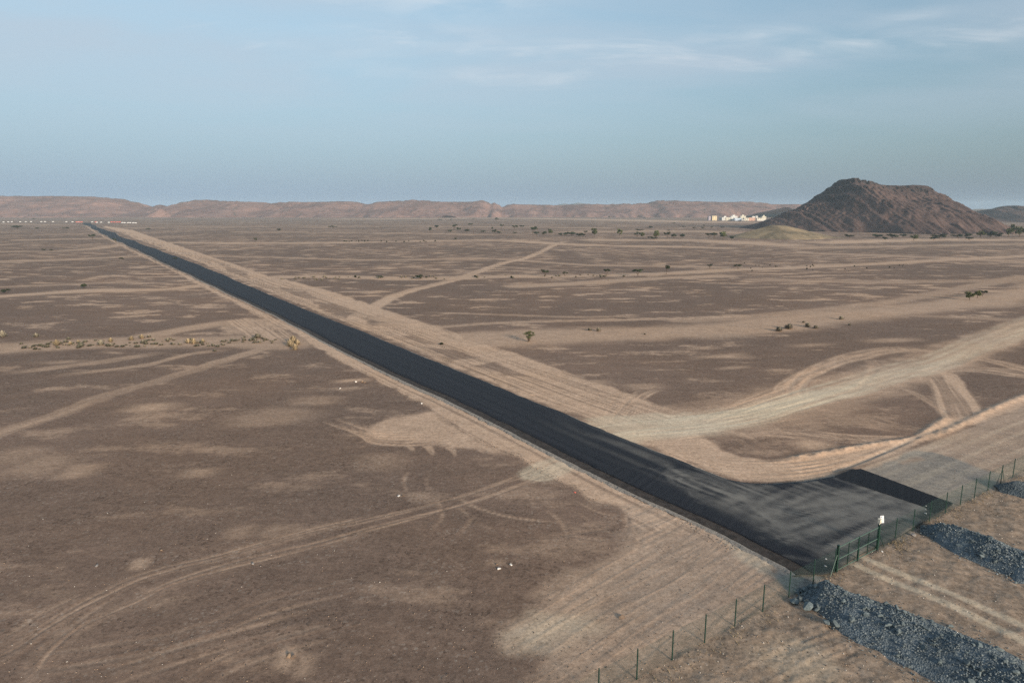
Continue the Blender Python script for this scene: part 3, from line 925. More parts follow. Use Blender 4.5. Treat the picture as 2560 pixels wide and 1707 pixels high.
# ------------------------------------------------------------------ road
YS = np.concatenate([np.linspace(69.0, 140, 120), np.geomspace(140, 1478, 150)[1:]])
NX = 13
V, UV, DU = [], [], []
along = 0.0
sm = lambda f: np.array([np.mean(f(np.clip(np.linspace(y * 0.985, y * 1.015, 7), 44, 1478))) for y in YS])
XL, XR = sm(road_xl), sm(road_xr)
XL[0], XR[0] = road_xl(69.0), road_xr(69.0)
for k, y in enumerate(YS):
    if k: along += math.hypot(XL[k] - XL[k - 1], y - YS[k - 1])
    for j in range(NX):
        t = j / (NX - 1)
        edge_n = 0.0
        if j in (0, NX - 1): edge_n = (random.random() - 0.5) * 0.10 + (float(fbm(np.array(y * 0.5), np.array(j * 3.0), 4, 12)) - 0.5) * 0.5
        x = XL[k] + (XR[k] - XL[k]) * t + edge_n
        V.append((x, y, RZ + 0.004 + 0.05 * (1 - (2 * t - 1) ** 2) * min(1, (y - 69) / 30)))
        UV.append((t * 5.5, -along, 0))
        DU.append(0.0)
F = [(k * NX + j, k * NX + j + 1, (k + 1) * NX + j + 1, (k + 1) * NX + j) for k in range(len(YS) - 1) for j in range(NX - 1)]
# kerbless edges of the asphalt: a real 9 cm drop both sides
for side, j in ((0, 0), (1, NX - 1)):
    b = len(V)
    for k in range(len(YS)):
        x, y, z = V[k * NX + j]
        V.append((x + (-0.02 if side == 0 else 0.02), y, RZ - 0.13)); UV.append(UV[k * NX + j]); DU.append(0)
    for k in range(len(YS) - 1):
        qd = (b + k, k * NX + j, (k + 1) * NX + j, b + k + 1)
        F.append(qd if side == 0 else qd[::-1])
# the mouth by the gate
LOW = wl([(1776.5, 1300), (1853, 1335), (1910, 1366), (1968, 1394), (2006, 1413.5), (2029, 1429), (2054, 1433), (2077, 1428)], RZ)
lo_edge = [p for p in EL if 44 < p[1] < 68.9][::-1]
lo_edge = [tuple(p) for p in lo_edge if p[1] > LOW[0][1] + 0.2] + [tuple(p) for p in LOW]
FENCE_EDGE = [tuple(p) for p in wl([(2120, 1402), (2162, 1376), (2232, 1348), (2282, 1317), (2325, 1293), (2363, 1270), (2381, 1258)], RZ)]
FAR_EDGE = [tuple(p) for p in wl([(2266, 1213.4), (2153, 1171.5), (2126, 1173.4), (2085, 1190.6), (2015, 1203), (1937, 1209), (1891, 1209), (1853, 1205), (1815, 1197), (1776, 1182)], RZ)]
top_row = [(V[j][0], V[j][1]) for j in range(NX)]
poly = top_row[:1] + lo_edge + FENCE_EDGE + FAR_EDGE + top_row[::-1][:-1]
poly = [p for i, p in enumerate(poly) if i == 0 or math.hypot(p[0] - poly[i - 1][0], p[1] - poly[i - 1][1]) > 0.02]
dense = []
for a, b in zip(poly, poly[1:] + poly[:1]):
    n = max(1, int(math.hypot(b[0] - a[0], b[1] - a[1]) / 0.5))
    dense += [(a[0] + (b[0] - a[0]) * t / n, a[1] + (b[1] - a[1]) * t / n) for t in range(n)]
pa = np.array(dense)
gx_, gy_ = np.meshgrid(np.arange(pa[:, 0].min(), pa[:, 0].max(), 0.33), np.arange(pa[:, 1].min(), pa[:, 1].max(), 0.33))
ptsx, ptsy = gx_.ravel(), gy_.ravel()
ins = np.zeros(ptsx.size, bool); dmin = np.full(ptsx.size, 9.)
for a, b in zip(pa, np.roll(pa, -1, 0)):
    c = (a[1] > ptsy) != (b[1] > ptsy)
    ins ^= c & (ptsx < (b[0] - a[0]) * (ptsy - a[1]) / (b[1] - a[1] + 1e-12) + a[0])
    dmin = np.minimum(dmin, np.hypot(ptsx - a[0], ptsy - a[1]))
keep = ins & (dmin > 0.2)
allp = [Vector(p) for p in dense] + [Vector((x, y)) for x, y in zip(ptsx[keep], ptsy[keep])]
nd = len(dense)
rv, _, rf, *_x = delaunay_2d_cdt(allp, [], [list(range(nd))], 1, 1e-5)
jx = np.array([p[0] for p in rv]); jy = np.array([p[1] for p in rv])


def near_line(px, X, Y, z=RZ):
    P = smooth_line(wl(px, z))
    best = np.full(X.size, 1e9); al = np.zeros(X.size); sd = np.zeros(X.size); acc = 0
    for a, b in zip(P[:-1], P[1:]):
        d = b - a; L = math.hypot(*d); d = d / L
        t = np.clip((X - a[0]) * d[0] + (Y - a[1]) * d[1], 0, L)
        ex, ey = X - a[0] - d[0] * t, Y - a[1] - d[1] * t
        dd = np.hypot(ex, ey); m = dd < best
        best[m] = dd[m]; al[m] = (acc + t)[m]; sd[m] = (np.sign(d[0] * ey - d[1] * ex) * dd)[m]
        acc += L
    return best, sd, al, acc


def road_dust(jx, jy):
    dust = np.zeros(jx.size)
    for px, w, vv in (([(1720, 1200), (1790, 1225), (1860, 1250), (1900, 1280), (1940, 1310)], 1.9, 0.55), ([(1700, 1185), (1760, 1200), (1800, 1215)], 1.5, 0.5),
                      ([(2300, 1235), (2200, 1260), (2080, 1285), (1980, 1310), (1900, 1340), (1850, 1350)], 1.6, 0.5), ([(2300, 1265), (2180, 1290), (2070, 1320), (1970, 1345), (1900, 1370)], 1.2, 0.55),
                      ([(2200, 1240), (2100, 1255), (1990, 1262), (1900, 1250), (1840, 1225)], 1.5, 0.4), ([(2260, 1300), (2160, 1340), (2080, 1370)], 2.0, 0.45), ([(2200, 1230), (2120, 1240), (2050, 1250)], 1.8, 0.45),
                      ([(1850, 1270), (1920, 1300), (1980, 1330), (2060, 1365), (2090, 1385)], 1.8, 0.35), ([(1750, 1235), (1820, 1262), (1900, 1300)], 1.6, 0.32)):
        b, sd, al, L = near_line(px, jx, jy)
        st = fbm(sd * 2.2 + 0.3 * np.sin(al * .4), al * 0.10, 3, int(px[0][0]))
        dust = np.maximum(dust, vv * sstep(w - b, -0.7 * w, 0.9 * w) * (0.08 + 1.05 * sstep(st, 0.36, 0.62)))
    allst = fbm((jx * ydir[1] - jy * ydir[0]) * 1.6, (jx * ydir[0] + jy * ydir[1]) * 0.12, 4, 91)
    rst = fbm((jx - road_xl(np.clip(jy, 44, 1400))) * 1.9, jy * 0.05, 4, 95)
    wr = sstep(jy, 57, 68)
    allst = allst * (1 - wr) + rst * wr
    inner = sstep(jx - road_xl(np.clip(jy, 44, 1400)), 3.0, 7.0)
    dust = np.clip(dust + inner * 0.46 * sstep(allst, 0.40, 0.64), 0, 0.75) * sstep(jx - road_xl(np.clip(jy, 44, 1400)), 1.2, 3.0)
    for px in ([(1740, 1252), (1800, 1270), (1850, 1290)], [(1960, 1390), (2010, 1396), (2060, 1402)], [(1900, 1345), (1980, 1320), (2100, 1300)]):
        b, sd, al, L = near_line(px, jx, jy)
        dust = np.maximum(dust, 0.22 * np.exp(-((b - 0.2 * np.abs(np.sin(al * 3))) / 0.15) ** 2))
    return dust * sstep(jy, 92, 66)


dust = road_dust(jx, jy)
base_n = len(V)
for (x, y), du in zip(rv, dust):
    V.append((x, y, RZ + 0.004)); UV.append((x * 0.8 - y * 0.55, x * 0.55 + y * 0.8, 0)); DU.append(float(du))
for f in rf:
    a, b, c = [rv[i] for i in f[:3]]
    if (b[0] - a[0]) * (c[1] - a[1]) - (b[1] - a[1]) * (c[0] - a[0]) < 0: f = f[::-1]
    F.append(tuple(base_n + i for i in f))
b = len(V)
for p in dense:
    V.append((p[0], p[1], RZ - 0.13)); UV.append((0, 0, 0)); DU.append(0)
# rim of the mouth
top_idx = []
for p in dense:
    d2 = (jx - p[0]) ** 2 + (jy - p[1]) ** 2
    top_idx.append(base_n + int(np.argmin(d2)))
n_top = dense.index(top_row[-1]) if top_row[-1] in dense else nd
for i in range(nd):
    k = (i + 1) % nd
    if dense[i][1] > 68.99 and dense[k][1] > 68.99: continue
    F.append((top_idx[i], b + i, b + k, top_idx[k]))
n_s = len(YS) * NX
va = np.array(V[:n_s])
du_s = road_dust(va[:, 0], va[:, 1])
DU[:n_s] = [float(d) for d in du_s]
me = mesh('road', V, F, M['asphalt'], True)
a_ = me.attributes.new('uv_road', 'FLOAT_VECTOR', 'POINT'); a_.data.foreach_set('vector', np.array(UV, np.float32).ravel())
a_ = me.attributes.new('dust', 'FLOAT', 'POINT'); a_.data.foreach_set('value', np.array(DU, np.float32))
tag(link('road', me), 'new black asphalt road running straight to the horizon', kind='structure')

# fresh black strip across the mouth
FP = [tuple(p) for p in wl([(2085, 1191), (2128, 1174), (2152, 1172), (2266, 1214), (2381, 1257), (2363, 1269), (2338, 1284), (2313, 1268), (2200, 1230)], RZ)]
dn = []
for a, bq in zip(FP, FP[1:] + FP[:1]):
    n = max(1, int(math.hypot(bq[0] - a[0], bq[1] - a[1]) / 0.25))
    for t in range(n):
        dn.append((a[0] + (bq[0] - a[0]) * t / n + random.uniform(-.05, .05), a[1] + (bq[1] - a[1]) * t / n + random.uniform(-.05, .05)))
n = len(dn)
rv2, _, rf2, *_x = delaunay_2d_cdt([Vector(p) for p in dn], [], [list(range(n))], 1, 1e-5)
V2 = [(p[0], p[1], RZ + 0.022) for p in rv2] + [(p[0] * 1.0, p[1], RZ - 0.05) for p in dn]
F2 = []
for f in rf2:
    a, bq, c = [rv2[i] for i in f[:3]]
    F2.append(tuple(f) if (bq[0] - a[0]) * (c[1] - a[1]) - (bq[1] - a[1]) * (c[0] - a[0]) > 0 else tuple(f[::-1]))
m2 = len(rv2)
for i in range(n):
    F2.append((i, m2 + i, m2 + (i + 1) % n, (i + 1) % n))
me = mesh('road_patch', V2, F2, M['fresh_asphalt'])
a_ = me.attributes.new('uv_road', 'FLOAT_VECTOR', 'POINT'); a_.data.foreach_set('vector', np.array([(p[0] * .85 - p[1] * .5, p[0] * .5 + p[1] * .85, 0) for p in V2], np.float32).ravel())
tag(link('road_patch', me), 'fresh jet black strip of asphalt across the road mouth', kind='structure')


def strip(name, ys, inner_fn, prof, mat, label):
    """a strip following a road edge; prof = list of (offset outward along x, z, jitter)"""
    V, F = [], []
    m = len(prof)
    for y in ys:
        x0 = inner_fn(y)
        for (o, z, jt) in prof:
            sc = 1.0
            V.append((x0 + o + (float(fbm(np.array(y * 0.9), np.array(o * 9.0), 3, 5)) - .5) * 4 * jt + (random.random() - .5) * 0.5 * jt, y, z))
    for k in range(len(ys) - 1):
        for j in range(m - 1):
            F.append((k * m + j, k * m + j + 1, (k + 1) * m + j + 1, (k + 1) * m + j))
    if prof[0][0] > prof[-1][0]:
        F = [f[::-1] for f in F]
    return tag(link(name, mesh(name, V, F, mat, False)), label, kind='structure')


ys = np.concatenate([np.linspace(47.3, 140, 460), np.geomspace(140, 1470, 260)[1:]])
strip('road_base', ys, lambda y: float(road_xl(y)), [(0.10, RZ - 0.07, 0), (-0.7, RZ - 0.075, 0.02), (-1.3, RZ - 0.09, 0.06), (-1.4, 0.0, 0.05)], M['prime'], 'dark brown road base course showing beside the asphalt')
strip('gravel_shoulder', ys, lambda y: float(road_xl(y)) - 1.26, [(0.05, RZ - 0.13, 0), (-0.14, RZ - 0.13, 0.07), (-0.45, 0.05, 0.18), (-0.7, -0.08, 0.2)], M['gravel'], 'light grey gravel shoulder along the lower road edge')
ys = np.concatenate([np.linspace(69, 140, 300), np.geomspace(140, 1470, 220)[1:]])
strip('gravel_shoulder', ys, lambda y: float(road_xr(y)), [(-0.10, RZ - 0.10, 0), (0.18, RZ - 0.11, 0.05), (0.5, 0.04, 0.12), (0.75, -0.08, 0.12)], M['gravel'], 'narrow gravel shoulder along the upper road edge')
# gravel skirt round the curve of the mouth
V, F = [], []
curve = smooth_line(np.array([tuple(p) for p in wl([(2085, 1191), (2015, 1203), (1937, 1209), (1891, 1209), (1853, 1205), (1815, 1197), (1776, 1182), (1738, 1167)], RZ)]), 14)
for k, p in enumerate(curve):
    t = curve[min(k + 1, len(curve) - 1)] - curve[max(k - 1, 0)]; t /= np.hypot(*t); nrm = np.array((t[1], -t[0]))
    for o, z, jt in ((-0.1, RZ - 0.10, 0), (0.15, RZ - 0.11, .04), (0.5, 0.04, .1), (0.8, -0.08, .1)):
        w = o + random.uniform(-jt, jt); V.append((p[0] + nrm[0] * w, p[1] + nrm[1] * w, z))
for k in range(len(curve) - 1):
    for j in range(3): F.append((k * 4 + j, k * 4 + j + 1, k * 4 + j + 5, k * 4 + j + 4))
tag(link('gravel_shoulder', mesh('gravel_shoulder', V, F, M['gravel'])), 'gravel skirt round the curved corner of the road mouth', kind='structure')

# ------------------------------------------------------------------ hills
def hill_mesh(name, sil, Y, depth_f, depth_b, mat, nx, ny, power=1.15, rough=0.08, fs=30.0, seed=1, spurs=0.35, base=-3.0, cliff=0.0, label='', bumps=(), crag=0.0):
    """a hill whose crest follows sil (photo points) at distance Y and that falls to the plain in front and behind"""
    P = np.array([at_dist(x, y, Y) for x, y in sil])
    xs = np.linspace(P[0, 0], P[-1, 0], nx)
    hs = np.interp(xs, P[:, 0], P[:, 2])
    vs = np.concatenate([-np.linspace(1, 0, ny) ** 1.0, np.linspace(0, 1, ny // 2)[1:]])
    if crag:
        env = np.clip(hs / (0.4 * hs.max()), 0, 1)
        hs = hs + env * crag * ((fbm(xs / (fs * .30), xs * 0 + seed, 3, seed) - 0.5) * 0.9 + (fbm(xs / (fs * .09), xs * 0 + seed, 2, seed + 2) - 0.5) * 0.5)
    XX, VV = np.meshgrid(xs, vs)
    HH = np.tile(hs, (len(vs), 1))
    shrink = 0.30 + 0.70 * np.clip(HH / hs.max(), 0, 1)
    YY = np.where(VV < 0, VV * depth_f, VV * depth_b) * shrink
    sp = fbm(XX / fs, YY / (fs * 2.2), 4, seed)                      # spurs and gullies
    rid = 1 - np.abs(2 * fbm(XX / fs + 5, YY / (fs * 3), 4, seed + 9) - 1)
    reach = 1.0 - spurs * 0.9 * (1 - rid)
    t = np.clip(np.abs(VV) / np.maximum(reach, 0.2), 0, 1)
    prof = (1 - t) ** power
    if cliff: prof = np.where(t < cliff, 1 - 0.35 * (t / cliff) ** 2 * cliff * 1.2, prof * (1 - 0.35 * cliff * 1.2) / ((1 - cliff) ** power))
    h = HH * prof
    h += (sp - 0.5) * rough * HH * 2 * np.minimum(1, t * 4) * (t < 1) * np.clip((1 - t) * 4, 0, 1)
    h += (fbm(XX / (fs * .18), YY / (fs * .18), 3, seed + 4) - 0.5) * rough * 0.5 * HH * np.clip((1 - t) * 3, 0, 1) * np.minimum(1, t * 8)
    if crag:
        live = np.clip((1 - t) * 4, 0, 1) * np.clip(HH / (0.35 * hs.max()), 0, 1)
        top = np.clip((0.45 - t) / 0.45, 0, 1)
        r1 = 1 - np.abs(2 * fbm(XX / (fs * .42), YY / (fs * .9), 4, seed + 31) - 1)
        r2 = 1 - np.abs(2 * fbm(XX / (fs * .13), YY / (fs * .2), 3, seed + 37) - 1)
        h += live * crag * ((r1 - 0.6) * 1.6 * np.clip(t * 3, 0.12, 1) * (0.40 + 0.60 * top) + (r2 - 0.6) * (0.35 + 0.5 * top))
        band_ = np.sin(h * 0.55 + 3 * fbm(XX / fs, YY / fs, 2, seed + 3))
        h += live * crag * 0.35 * band_ * top
    h_main = h.copy()
    for bx, by, br, bh in bumps:                                     # smaller mounds in front
        X0, _, _ = at_dist(bx, 530, Y - by)
        rr = np.hypot(XX - X0, (YY + by)) / br
        h = np.maximum(h, bh * np.clip(1 - rr, 0, 1) ** 1.1 * (0.75 + 0.5 * fbm(XX / (br * .35), YY / (br * .35), 3, seed + 7)))
    h = np.maximum(h + base * sstep(t, 0.85, 1.0) * (h < 1), -2.5)
    V = np.stack([XX.ravel(), (YY + Y).ravel(), h.ravel()], 1)
    n, m = len(vs), nx
    F = [(i * m + j, i * m + j + 1, (i + 1) * m + j + 1, (i + 1) * m + j) for i in range(n - 1) for j in range(m - 1)]
    me = mesh(name, V, F, mat, True)
    gyy, gxx = np.gradient(h, axis=(0, 1))
    slope = np.hypot(gxx / (xs[1] - xs[0]), gyy / (depth_f / ny))
    rocky = np.clip((slope - 0.35) * 1.1, 0, 1) * 0.6 + 0.55 * np.clip((0.35 - t) / 0.35, 0, 1) * (HH > 0.6 * hs.max())
    rocky = np.where(h > h_main + 0.3, rocky * 0.35, rocky)
    a = me.attributes.new('rocky', 'FLOAT', 'POINT'); a.data.foreach_set('value', rocky.astype(np.float32).ravel())
    o = tag(link(name, me), label, kind='structure')
    return o, (xs, YY + Y, h)


RIDGE = [(-900, 515), (-700, 498), (-500, 505), (-300, 490), (-150, 492), (0, 490), (200, 491), (230, 493), (300, 497), (340, 506), (383, 518), (400, 513), (425, 518), (455, 506), (490, 501), (600, 503), (670, 508), (730, 506), (870, 503),
         (905, 508), (920, 511), (950, 504), (1037, 501), (1110, 504), (1164, 506), (1197, 502), (1212, 503), (1227, 510), (1236, 507), (1256, 517), (1281, 510), (1347, 512), (1402, 515), (1460, 510.5), (1512, 510.5),
         (1621, 509), (1636, 503), (1676, 501), (1731, 503), (1804, 506), (1860, 504.6), (1901, 508), (1956, 511.5), (2014, 512), (2150, 508), (2260, 514), (2330, 520), (2400, 530)]
ridge, ridge_grid = hill_mesh('ridge', RIDGE, 2900, 520, 500, M['ridge'], 760, 84, 0.95, 0.16, 120, 3, 0.62, crag=4.0,
                              label='long low pinkish desert ridge along the horizon',
                              bumps=((400, 300, 60, 34), (1960, 400, 160, 40), (2060, 420, 120, 38), (1120, 440, 50, 18)))
HILL = [(1868, 592), (1885, 572), (1905, 559), (1956, 540), (2014, 515), (2047, 499), (2069, 486), (2084, 471), (2113, 454), (2124, 451), (2144, 455.6), (2159, 452), (2175, 456.7), (2212, 466), (2226, 468),
        (2259, 466), (2292, 467), (2314, 478.6), (2340, 491), (2358, 508), (2380, 520.6), (2413, 541), (2449, 563), (2480, 575), (2510, 590)]
hill, hill_grid = hill_mesh('hill', HILL, 1000, 235, 260, M['hill'], 420, 130, 0.98, 0.07, 34, 12, 0.20, cliff=0.11, crag=4.6, label='big dark brown rocky hill with a saddle top')
hill_mesh('hillock', [(1790, 602), (1817, 597), (1860, 582), (1927, 562.7), (1945, 563), (1963, 564), (1995, 571), (2029, 580), (2084, 592), (2180, 599)], 700, 65, 90, M['hillock'], 120, 30, 1.25, 0.05, 22, 30, 0.2, base=-1.5,
          label='low tan sandy hillock in front of the dark hill')
hill_mesh('hill', [(2400, 546), (2432, 541.6), (2452, 540), (2465, 531), (2478, 524), (2497, 520.6), (2511, 518), (2528, 514.4), (2546, 516), (2560, 523), (2620, 533), (2700, 518), (2800, 524), (2900, 545)], 1700, 230, 250, M['hill'], 160, 44, 1.05, 0.08, 50, 17, 0.25, cliff=0.1, crag=4.0,
          label='rounded dark hill behind the big hill at the right edge')
hill_mesh('hill', [(2330, 536), (2380, 531), (2403, 530), (2430, 524), (2444, 522.4), (2466, 523), (2500, 521), (2600, 512), (2700, 500), (2850, 505), (3100, 520)], 3300, 300, 300, M['peaks'], 120, 24, 1.0, 0.08, 90, 19, 0.3, label='blue grey distant hill glimpsed beyond the big hill')
for nm, sil in (('left', [(1360, 522), (1395, 512), (1410, 509), (1425, 511), (1445, 507), (1460, 509), (1500, 520)]), ('right', [(1740, 520), (1755, 508), (1768, 506.5), (1785, 509), (1800, 520)])):
    hill_mesh('mountain', sil, 6200, 500, 400, M['peaks'], 70, 16, 1.0, 0.05, 200, 23, 0.2, label='faint blue peak far behind the ridge, %s one of two' % nm)

# small dark bushes dotted over the ridge
bm_v, bm_f = [], []
xs_, ysr_, hh_ = ridge_grid
for k in range(420):
    i = random.randrange(5, 80); j = random.randrange(120, len(xs_) - 60)
    x, y, z = xs_[j], ysr_[i, j], hh_[i, j]
    if z < 1.5: continue
    s = random.uniform(1.2, 3.4)
    b = len(bm_v)
    for t in range(5): bm_v.append((x + s * math.cos(t * 1.257), y + s * math.sin(t * 1.257), z - 0.8 + random.uniform(0, .8)))
    bm_v += [(x, y, z + s * 0.9), (x + s * .5, y - s * .4, z + s * .8)]
    for t in range(5): bm_f.append((b + t, b + (t + 1) % 5, b + 5 + (t % 2)))
tag(link('bushes', mesh('bushes', bm_v, bm_f, M['leaf_dark'])), 'tiny dark bushes dotted over the far pink ridge', 'bushes', kind='stuff')

# ------------------------------------------------------------------ fence and gate
FD = FS / np.hypot(*FS)
FANG = math.atan2(FD[1], FD[0])
PH = 2.0
post_mb = MB().tube((0, 0, -0.3), (0, 0, PH), 0.043, 8).tube((0, 0, PH), (0, 0, PH + 0.03), 0.042, 8, 0.03)
post_me = mesh('post', post_mb.v, post_mb.f, M['green_steel'])


def wire_mesh(L, Hh, gap=0.055, r=0.0019):
    mb = MB()
    step_ = gap * math.sqrt(2)
    n = int((L + Hh) / step_)
    for i in range(1, n):
        c = i * step_
        x0, z0 = (c, 0) if c <= L else (L, c - L)
        x1, z1 = (0, c) if c <= Hh else (c - Hh, Hh)
        mb.tube((x0, 0, z0), (x1, 0, z1), r, 3, caps=False)
        mb.tube((L - x0, 0.004, z0), (L - x1, 0.004, z1), r, 3, caps=False)
    for z in (0.02, Hh * .5, Hh - 0.02):
        mb.tube((0, -0.006, z), (L, -0.006, z), 0.003, 3, caps=False)
    return mb


SP = float(np.hypot(*FS))
wm = wire_mesh(SP, PH - 0.06)
wire_me = mesh('wire_panel', wm.v, wm.f, M['wire'])


def fence(ts, label, brace=None):
    p0 = FO + FS * ts[0]
    root = empty('wire_fence', (p0[0], p0[1], 0), FANG)
    tag(root, label, 'fence')
    for t in ts:
        d = (t - ts[0]) * SP
        w = p0 + FD * d
        z = gz(w[0], w[1])
        link('post', post_me, root, (d, 0, z))
    for a, b in zip(ts[:-1], ts[1:]):
        d = (a - ts[0]) * SP
        w = p0 + FD * (d + (b - a) * SP / 2)
        link('wire_panel', wire_me, root, (d, -0.045, gz(w[0], w[1]) + 0.03), scale=((b - a), 1, 1))
    if brace is not None:
        d = (brace - ts[0]) * SP
        MB().tube((d - 0.04, 0, 1.5), (d - 1.0, 0.05, -0.05), 0.024, 8).build('brace', M['green_steel'], root)
        MB().tube((d + 0.04, 0, 1.5), (d + 1.0, 0.05, -0.05), 0.024, 8).build('brace', M['green_steel'], root)
    return root


fence([-4, -3, -2, -1, 0, 1, 2, 3, 4, 5, 6, 6.93], 'green wire mesh fence running from the gate to the bottom edge of the view')
fence([9.06, 9.966, 10.966, 11.966, 12.966, 13.966, 14.966, 15.966, 16.966, 17.966, 18.966, 19.966, 20.966, 21.966, 22.966, 23.966], 'green wire mesh fence running from the gate to the right edge', brace=15.966 + 1.0)

ga = FO + FS * 7.02
gb = FO + FS * 9.0
GL = float(np.hypot(*(gb - ga)))
gate = empty('gate', (ga[0], ga[1], 0), FANG)
tag(gate, 'closed green double leaf metal gate between two thick posts', 'gate')
for d in (0, GL):
    MB().box(d - 0.07, d + 0.07, -0.07, 0.07, -0.2, 2.2).box(d - 0.085, d + 0.085, -0.085, 0.085, 2.2, 2.23).build('gate_post', M['green_steel'], gate)
for d, s in ((0, -1), (GL, 1)):
    MB().tube((d + s * 0.05, 0, 1.45), (d + s * 1.0, -0.12, -0.03), 0.028, 8).build('brace', M['pale_green_steel'] if s < 0 else M['green_steel'], gate)
gap = 0.10
lw = (GL - 0.14 - 3 * 0.03) / 2
for k in range(2):
    x0 = 0.07 + 0.03 + k * (lw + 0.03)
    leaf = empty('gate_leaf', (x0, 0, 0)); leaf.parent = gate
    for z in (0.12, 1.02, 2.02):
        MB().box(0.05, lw - 0.05, -0.026, 0.026, z - 0.026, z + 0.026).build('rail', M['pale_green_steel'], leaf)
    for x in (0.025, lw / 2, lw - 0.025):
        w = 0.018 if x == lw / 2 else 0.026
        z1 = 0.98 if False else 2.05
        MB().box(x - w, x + w, -0.029, 0.029, 0.09, z1).build('stile', M['green_steel'], leaf)
    wq = wire_mesh(lw - 0.1, 1.86)
    wq.build('wire_panel', M['wire'], leaf, loc=(0.05, 0, 0.14))
MB().box(GL / 2 - 0.07, GL / 2 + 0.07, -0.075, -0.032, 0.0, 0.95).build('drop_bolt', M['green_steel'], gate)

sb = empty('sign_board', (gb[0], gb[1], 2.23), FANG)
tag(sb, 'small white board and cream box mounted on top of the right gate post', 'sign board')
MB().tube((0, 0, 0), (0, 0, 0.16), 0.03, 8).tube((0, 0, 0.12), (0.16, 0.0, 0.20), 0.018, 6).build('bracket', M['cream'], sb)
MB().box(-0.13, 0.09, -0.10, 0.10, 0.15, 0.46).box(-0.16, 0.11, -0.13, 0.12, 0.46, 0.50).box(-0.07, 0.03, -0.15, -0.10, 0.20, 0.36).build('box', M['cream'], sb)
pn = empty('board', (0.28, -0.02, 0.40), R(-18)); pn.parent = sb; pn.rotation_euler = (R(-14), R(6), R(-14))
MB().box(-0.2, 0.2, -0.012, 0.012, -0.30, 0.28).build('panel', M['white_panel'], pn)
MB().box(-0.13, -0.06, -0.017, -0.0125, 0.12, 0.22).build('mark', M['dark_print'], pn)
MB().box(-0.13, 0.15, -0.016, -0.0125, -0.21, -0.195).box(-0.13, 0.15, -0.016, -0.0125, -0.10, -0.09).build('line', M['grey_stone'], pn)

# ------------------------------------------------------------------ rocks and rubble piles
def rock_shape(seed, n=11, flat=0.75):
    r = random.Random(seed)
    bm = bmesh.new()
    for _ in range(n):
        v = Vector((r.gauss(0, 1), r.gauss(0, 1), r.gauss(0, 1))).normalized()
        v = v * r.uniform(0.82, 1.0)
        bm.verts.new((v.x * 0.62, v.y * 0.46, v.z * 0.46 * flat))
    bmesh.ops.convex_hull(bm, input=bm.verts)
    loose = [v for v in bm.verts if not v.link_faces]
    bmesh.ops.delete(bm, geom=loose, context='VERTS')
    bmesh.ops.recalc_face_normals(bm, faces=bm.faces)
    return bm


ROCKS = []
for s in range(14):
    bm = rock_shape(s + 50, 14)
    bmesh.ops.bevel(bm, geom=bm.edges[:], offset=0.025, segments=1, affect='EDGES')
    me = bpy.data.meshes.new('rock'); bm.to_mesh(me); bm.free()
    me.materials.append(M['rock']); ROCKS.append(me)
CHIPS = []
for s in range(24):
    bm = rock_shape(s + 500, 8)
    bm.verts.ensure_lookup_table(); bm.verts.index_update()
    CHIPS.append((np.array([v.co[:] for v in bm.verts]), [tuple(v.index for v in f.verts) for f in bm.faces])); bm.free()


def rotm(r):
    a, b, c = r.uniform(0, 6.28), r.uniform(-.6, .6), r.uniform(-.6, .6)
    return np.array(Matrix.Rotation(a, 3, 'Z') @ Matrix.Rotation(b, 3, 'X') @ Matrix.Rotation(c, 3, 'Y'))


def scatter(points, name, mat, parent=None, seed=0, tones=None):
    """many small stones joined in one mesh; points = (x, y, z, size)"""
    r = random.Random(seed)
    VV, LV, LS, TT = [], [], [], []
    nv = 0
    for k, (x, y, z, s) in enumerate(points):
        cv, cf = CHIPS[r.randrange(len(CHIPS))]
        VV.append(cv @ rotm(r).T * s + (x, y, z))
        for f in cf:
            LS.append(len(f)); LV.extend(i + nv for i in f)
        if tones is not None: TT += [tones[k]] * len(cv)
        nv += len(cv)
    me = bpy.data.meshes.new(name)
    me.vertices.add(nv); me.vertices.foreach_set('co', np.vstack(VV).astype(np.float32).ravel())
    me.loops.add(len(LV)); me.loops.foreach_set('vertex_index', np.array(LV, np.int32))
    me.polygons.add(len(LS)); me.polygons.foreach_set('loop_start', np.concatenate([[0], np.cumsum(LS)[:-1]]).astype(np.int32))
    me.update(calc_edges=True)
    if tones is not None:
        a = me.attributes.new('shade', 'FLOAT', 'POINT'); a.data.foreach_set('value', np.array(TT, np.float32))
    me.materials.append(mat)
    return link(name, me, parent)


mch, N = newmat('rock_chips')
isl = N.add('ShaderNodeNewGeometry').outputs['Random Per Island']
principled(N, N.mix(isl, (0.085, 0.110, 0.124), (0.185, 0.213, 0.222)), 0.85, None, 0.25)
M['chips'] = mch
mpb, N = newmat('pebbles')
sh = N.attr('shade')['Fac']
cr = N.mix(N.step(sh, 0.55, 0.62), N.mix(sh, (0.060, 0.047, 0.040), (0.16, 0.12, 0.095)), N.mix(N.step(sh, 0.93, 0.96), (0.30, 0.22, 0.16), (0.52, 0.48, 0.43)))
principled(N, cr, 0.9, None, 0.2)
M['pebbles'] = mpb


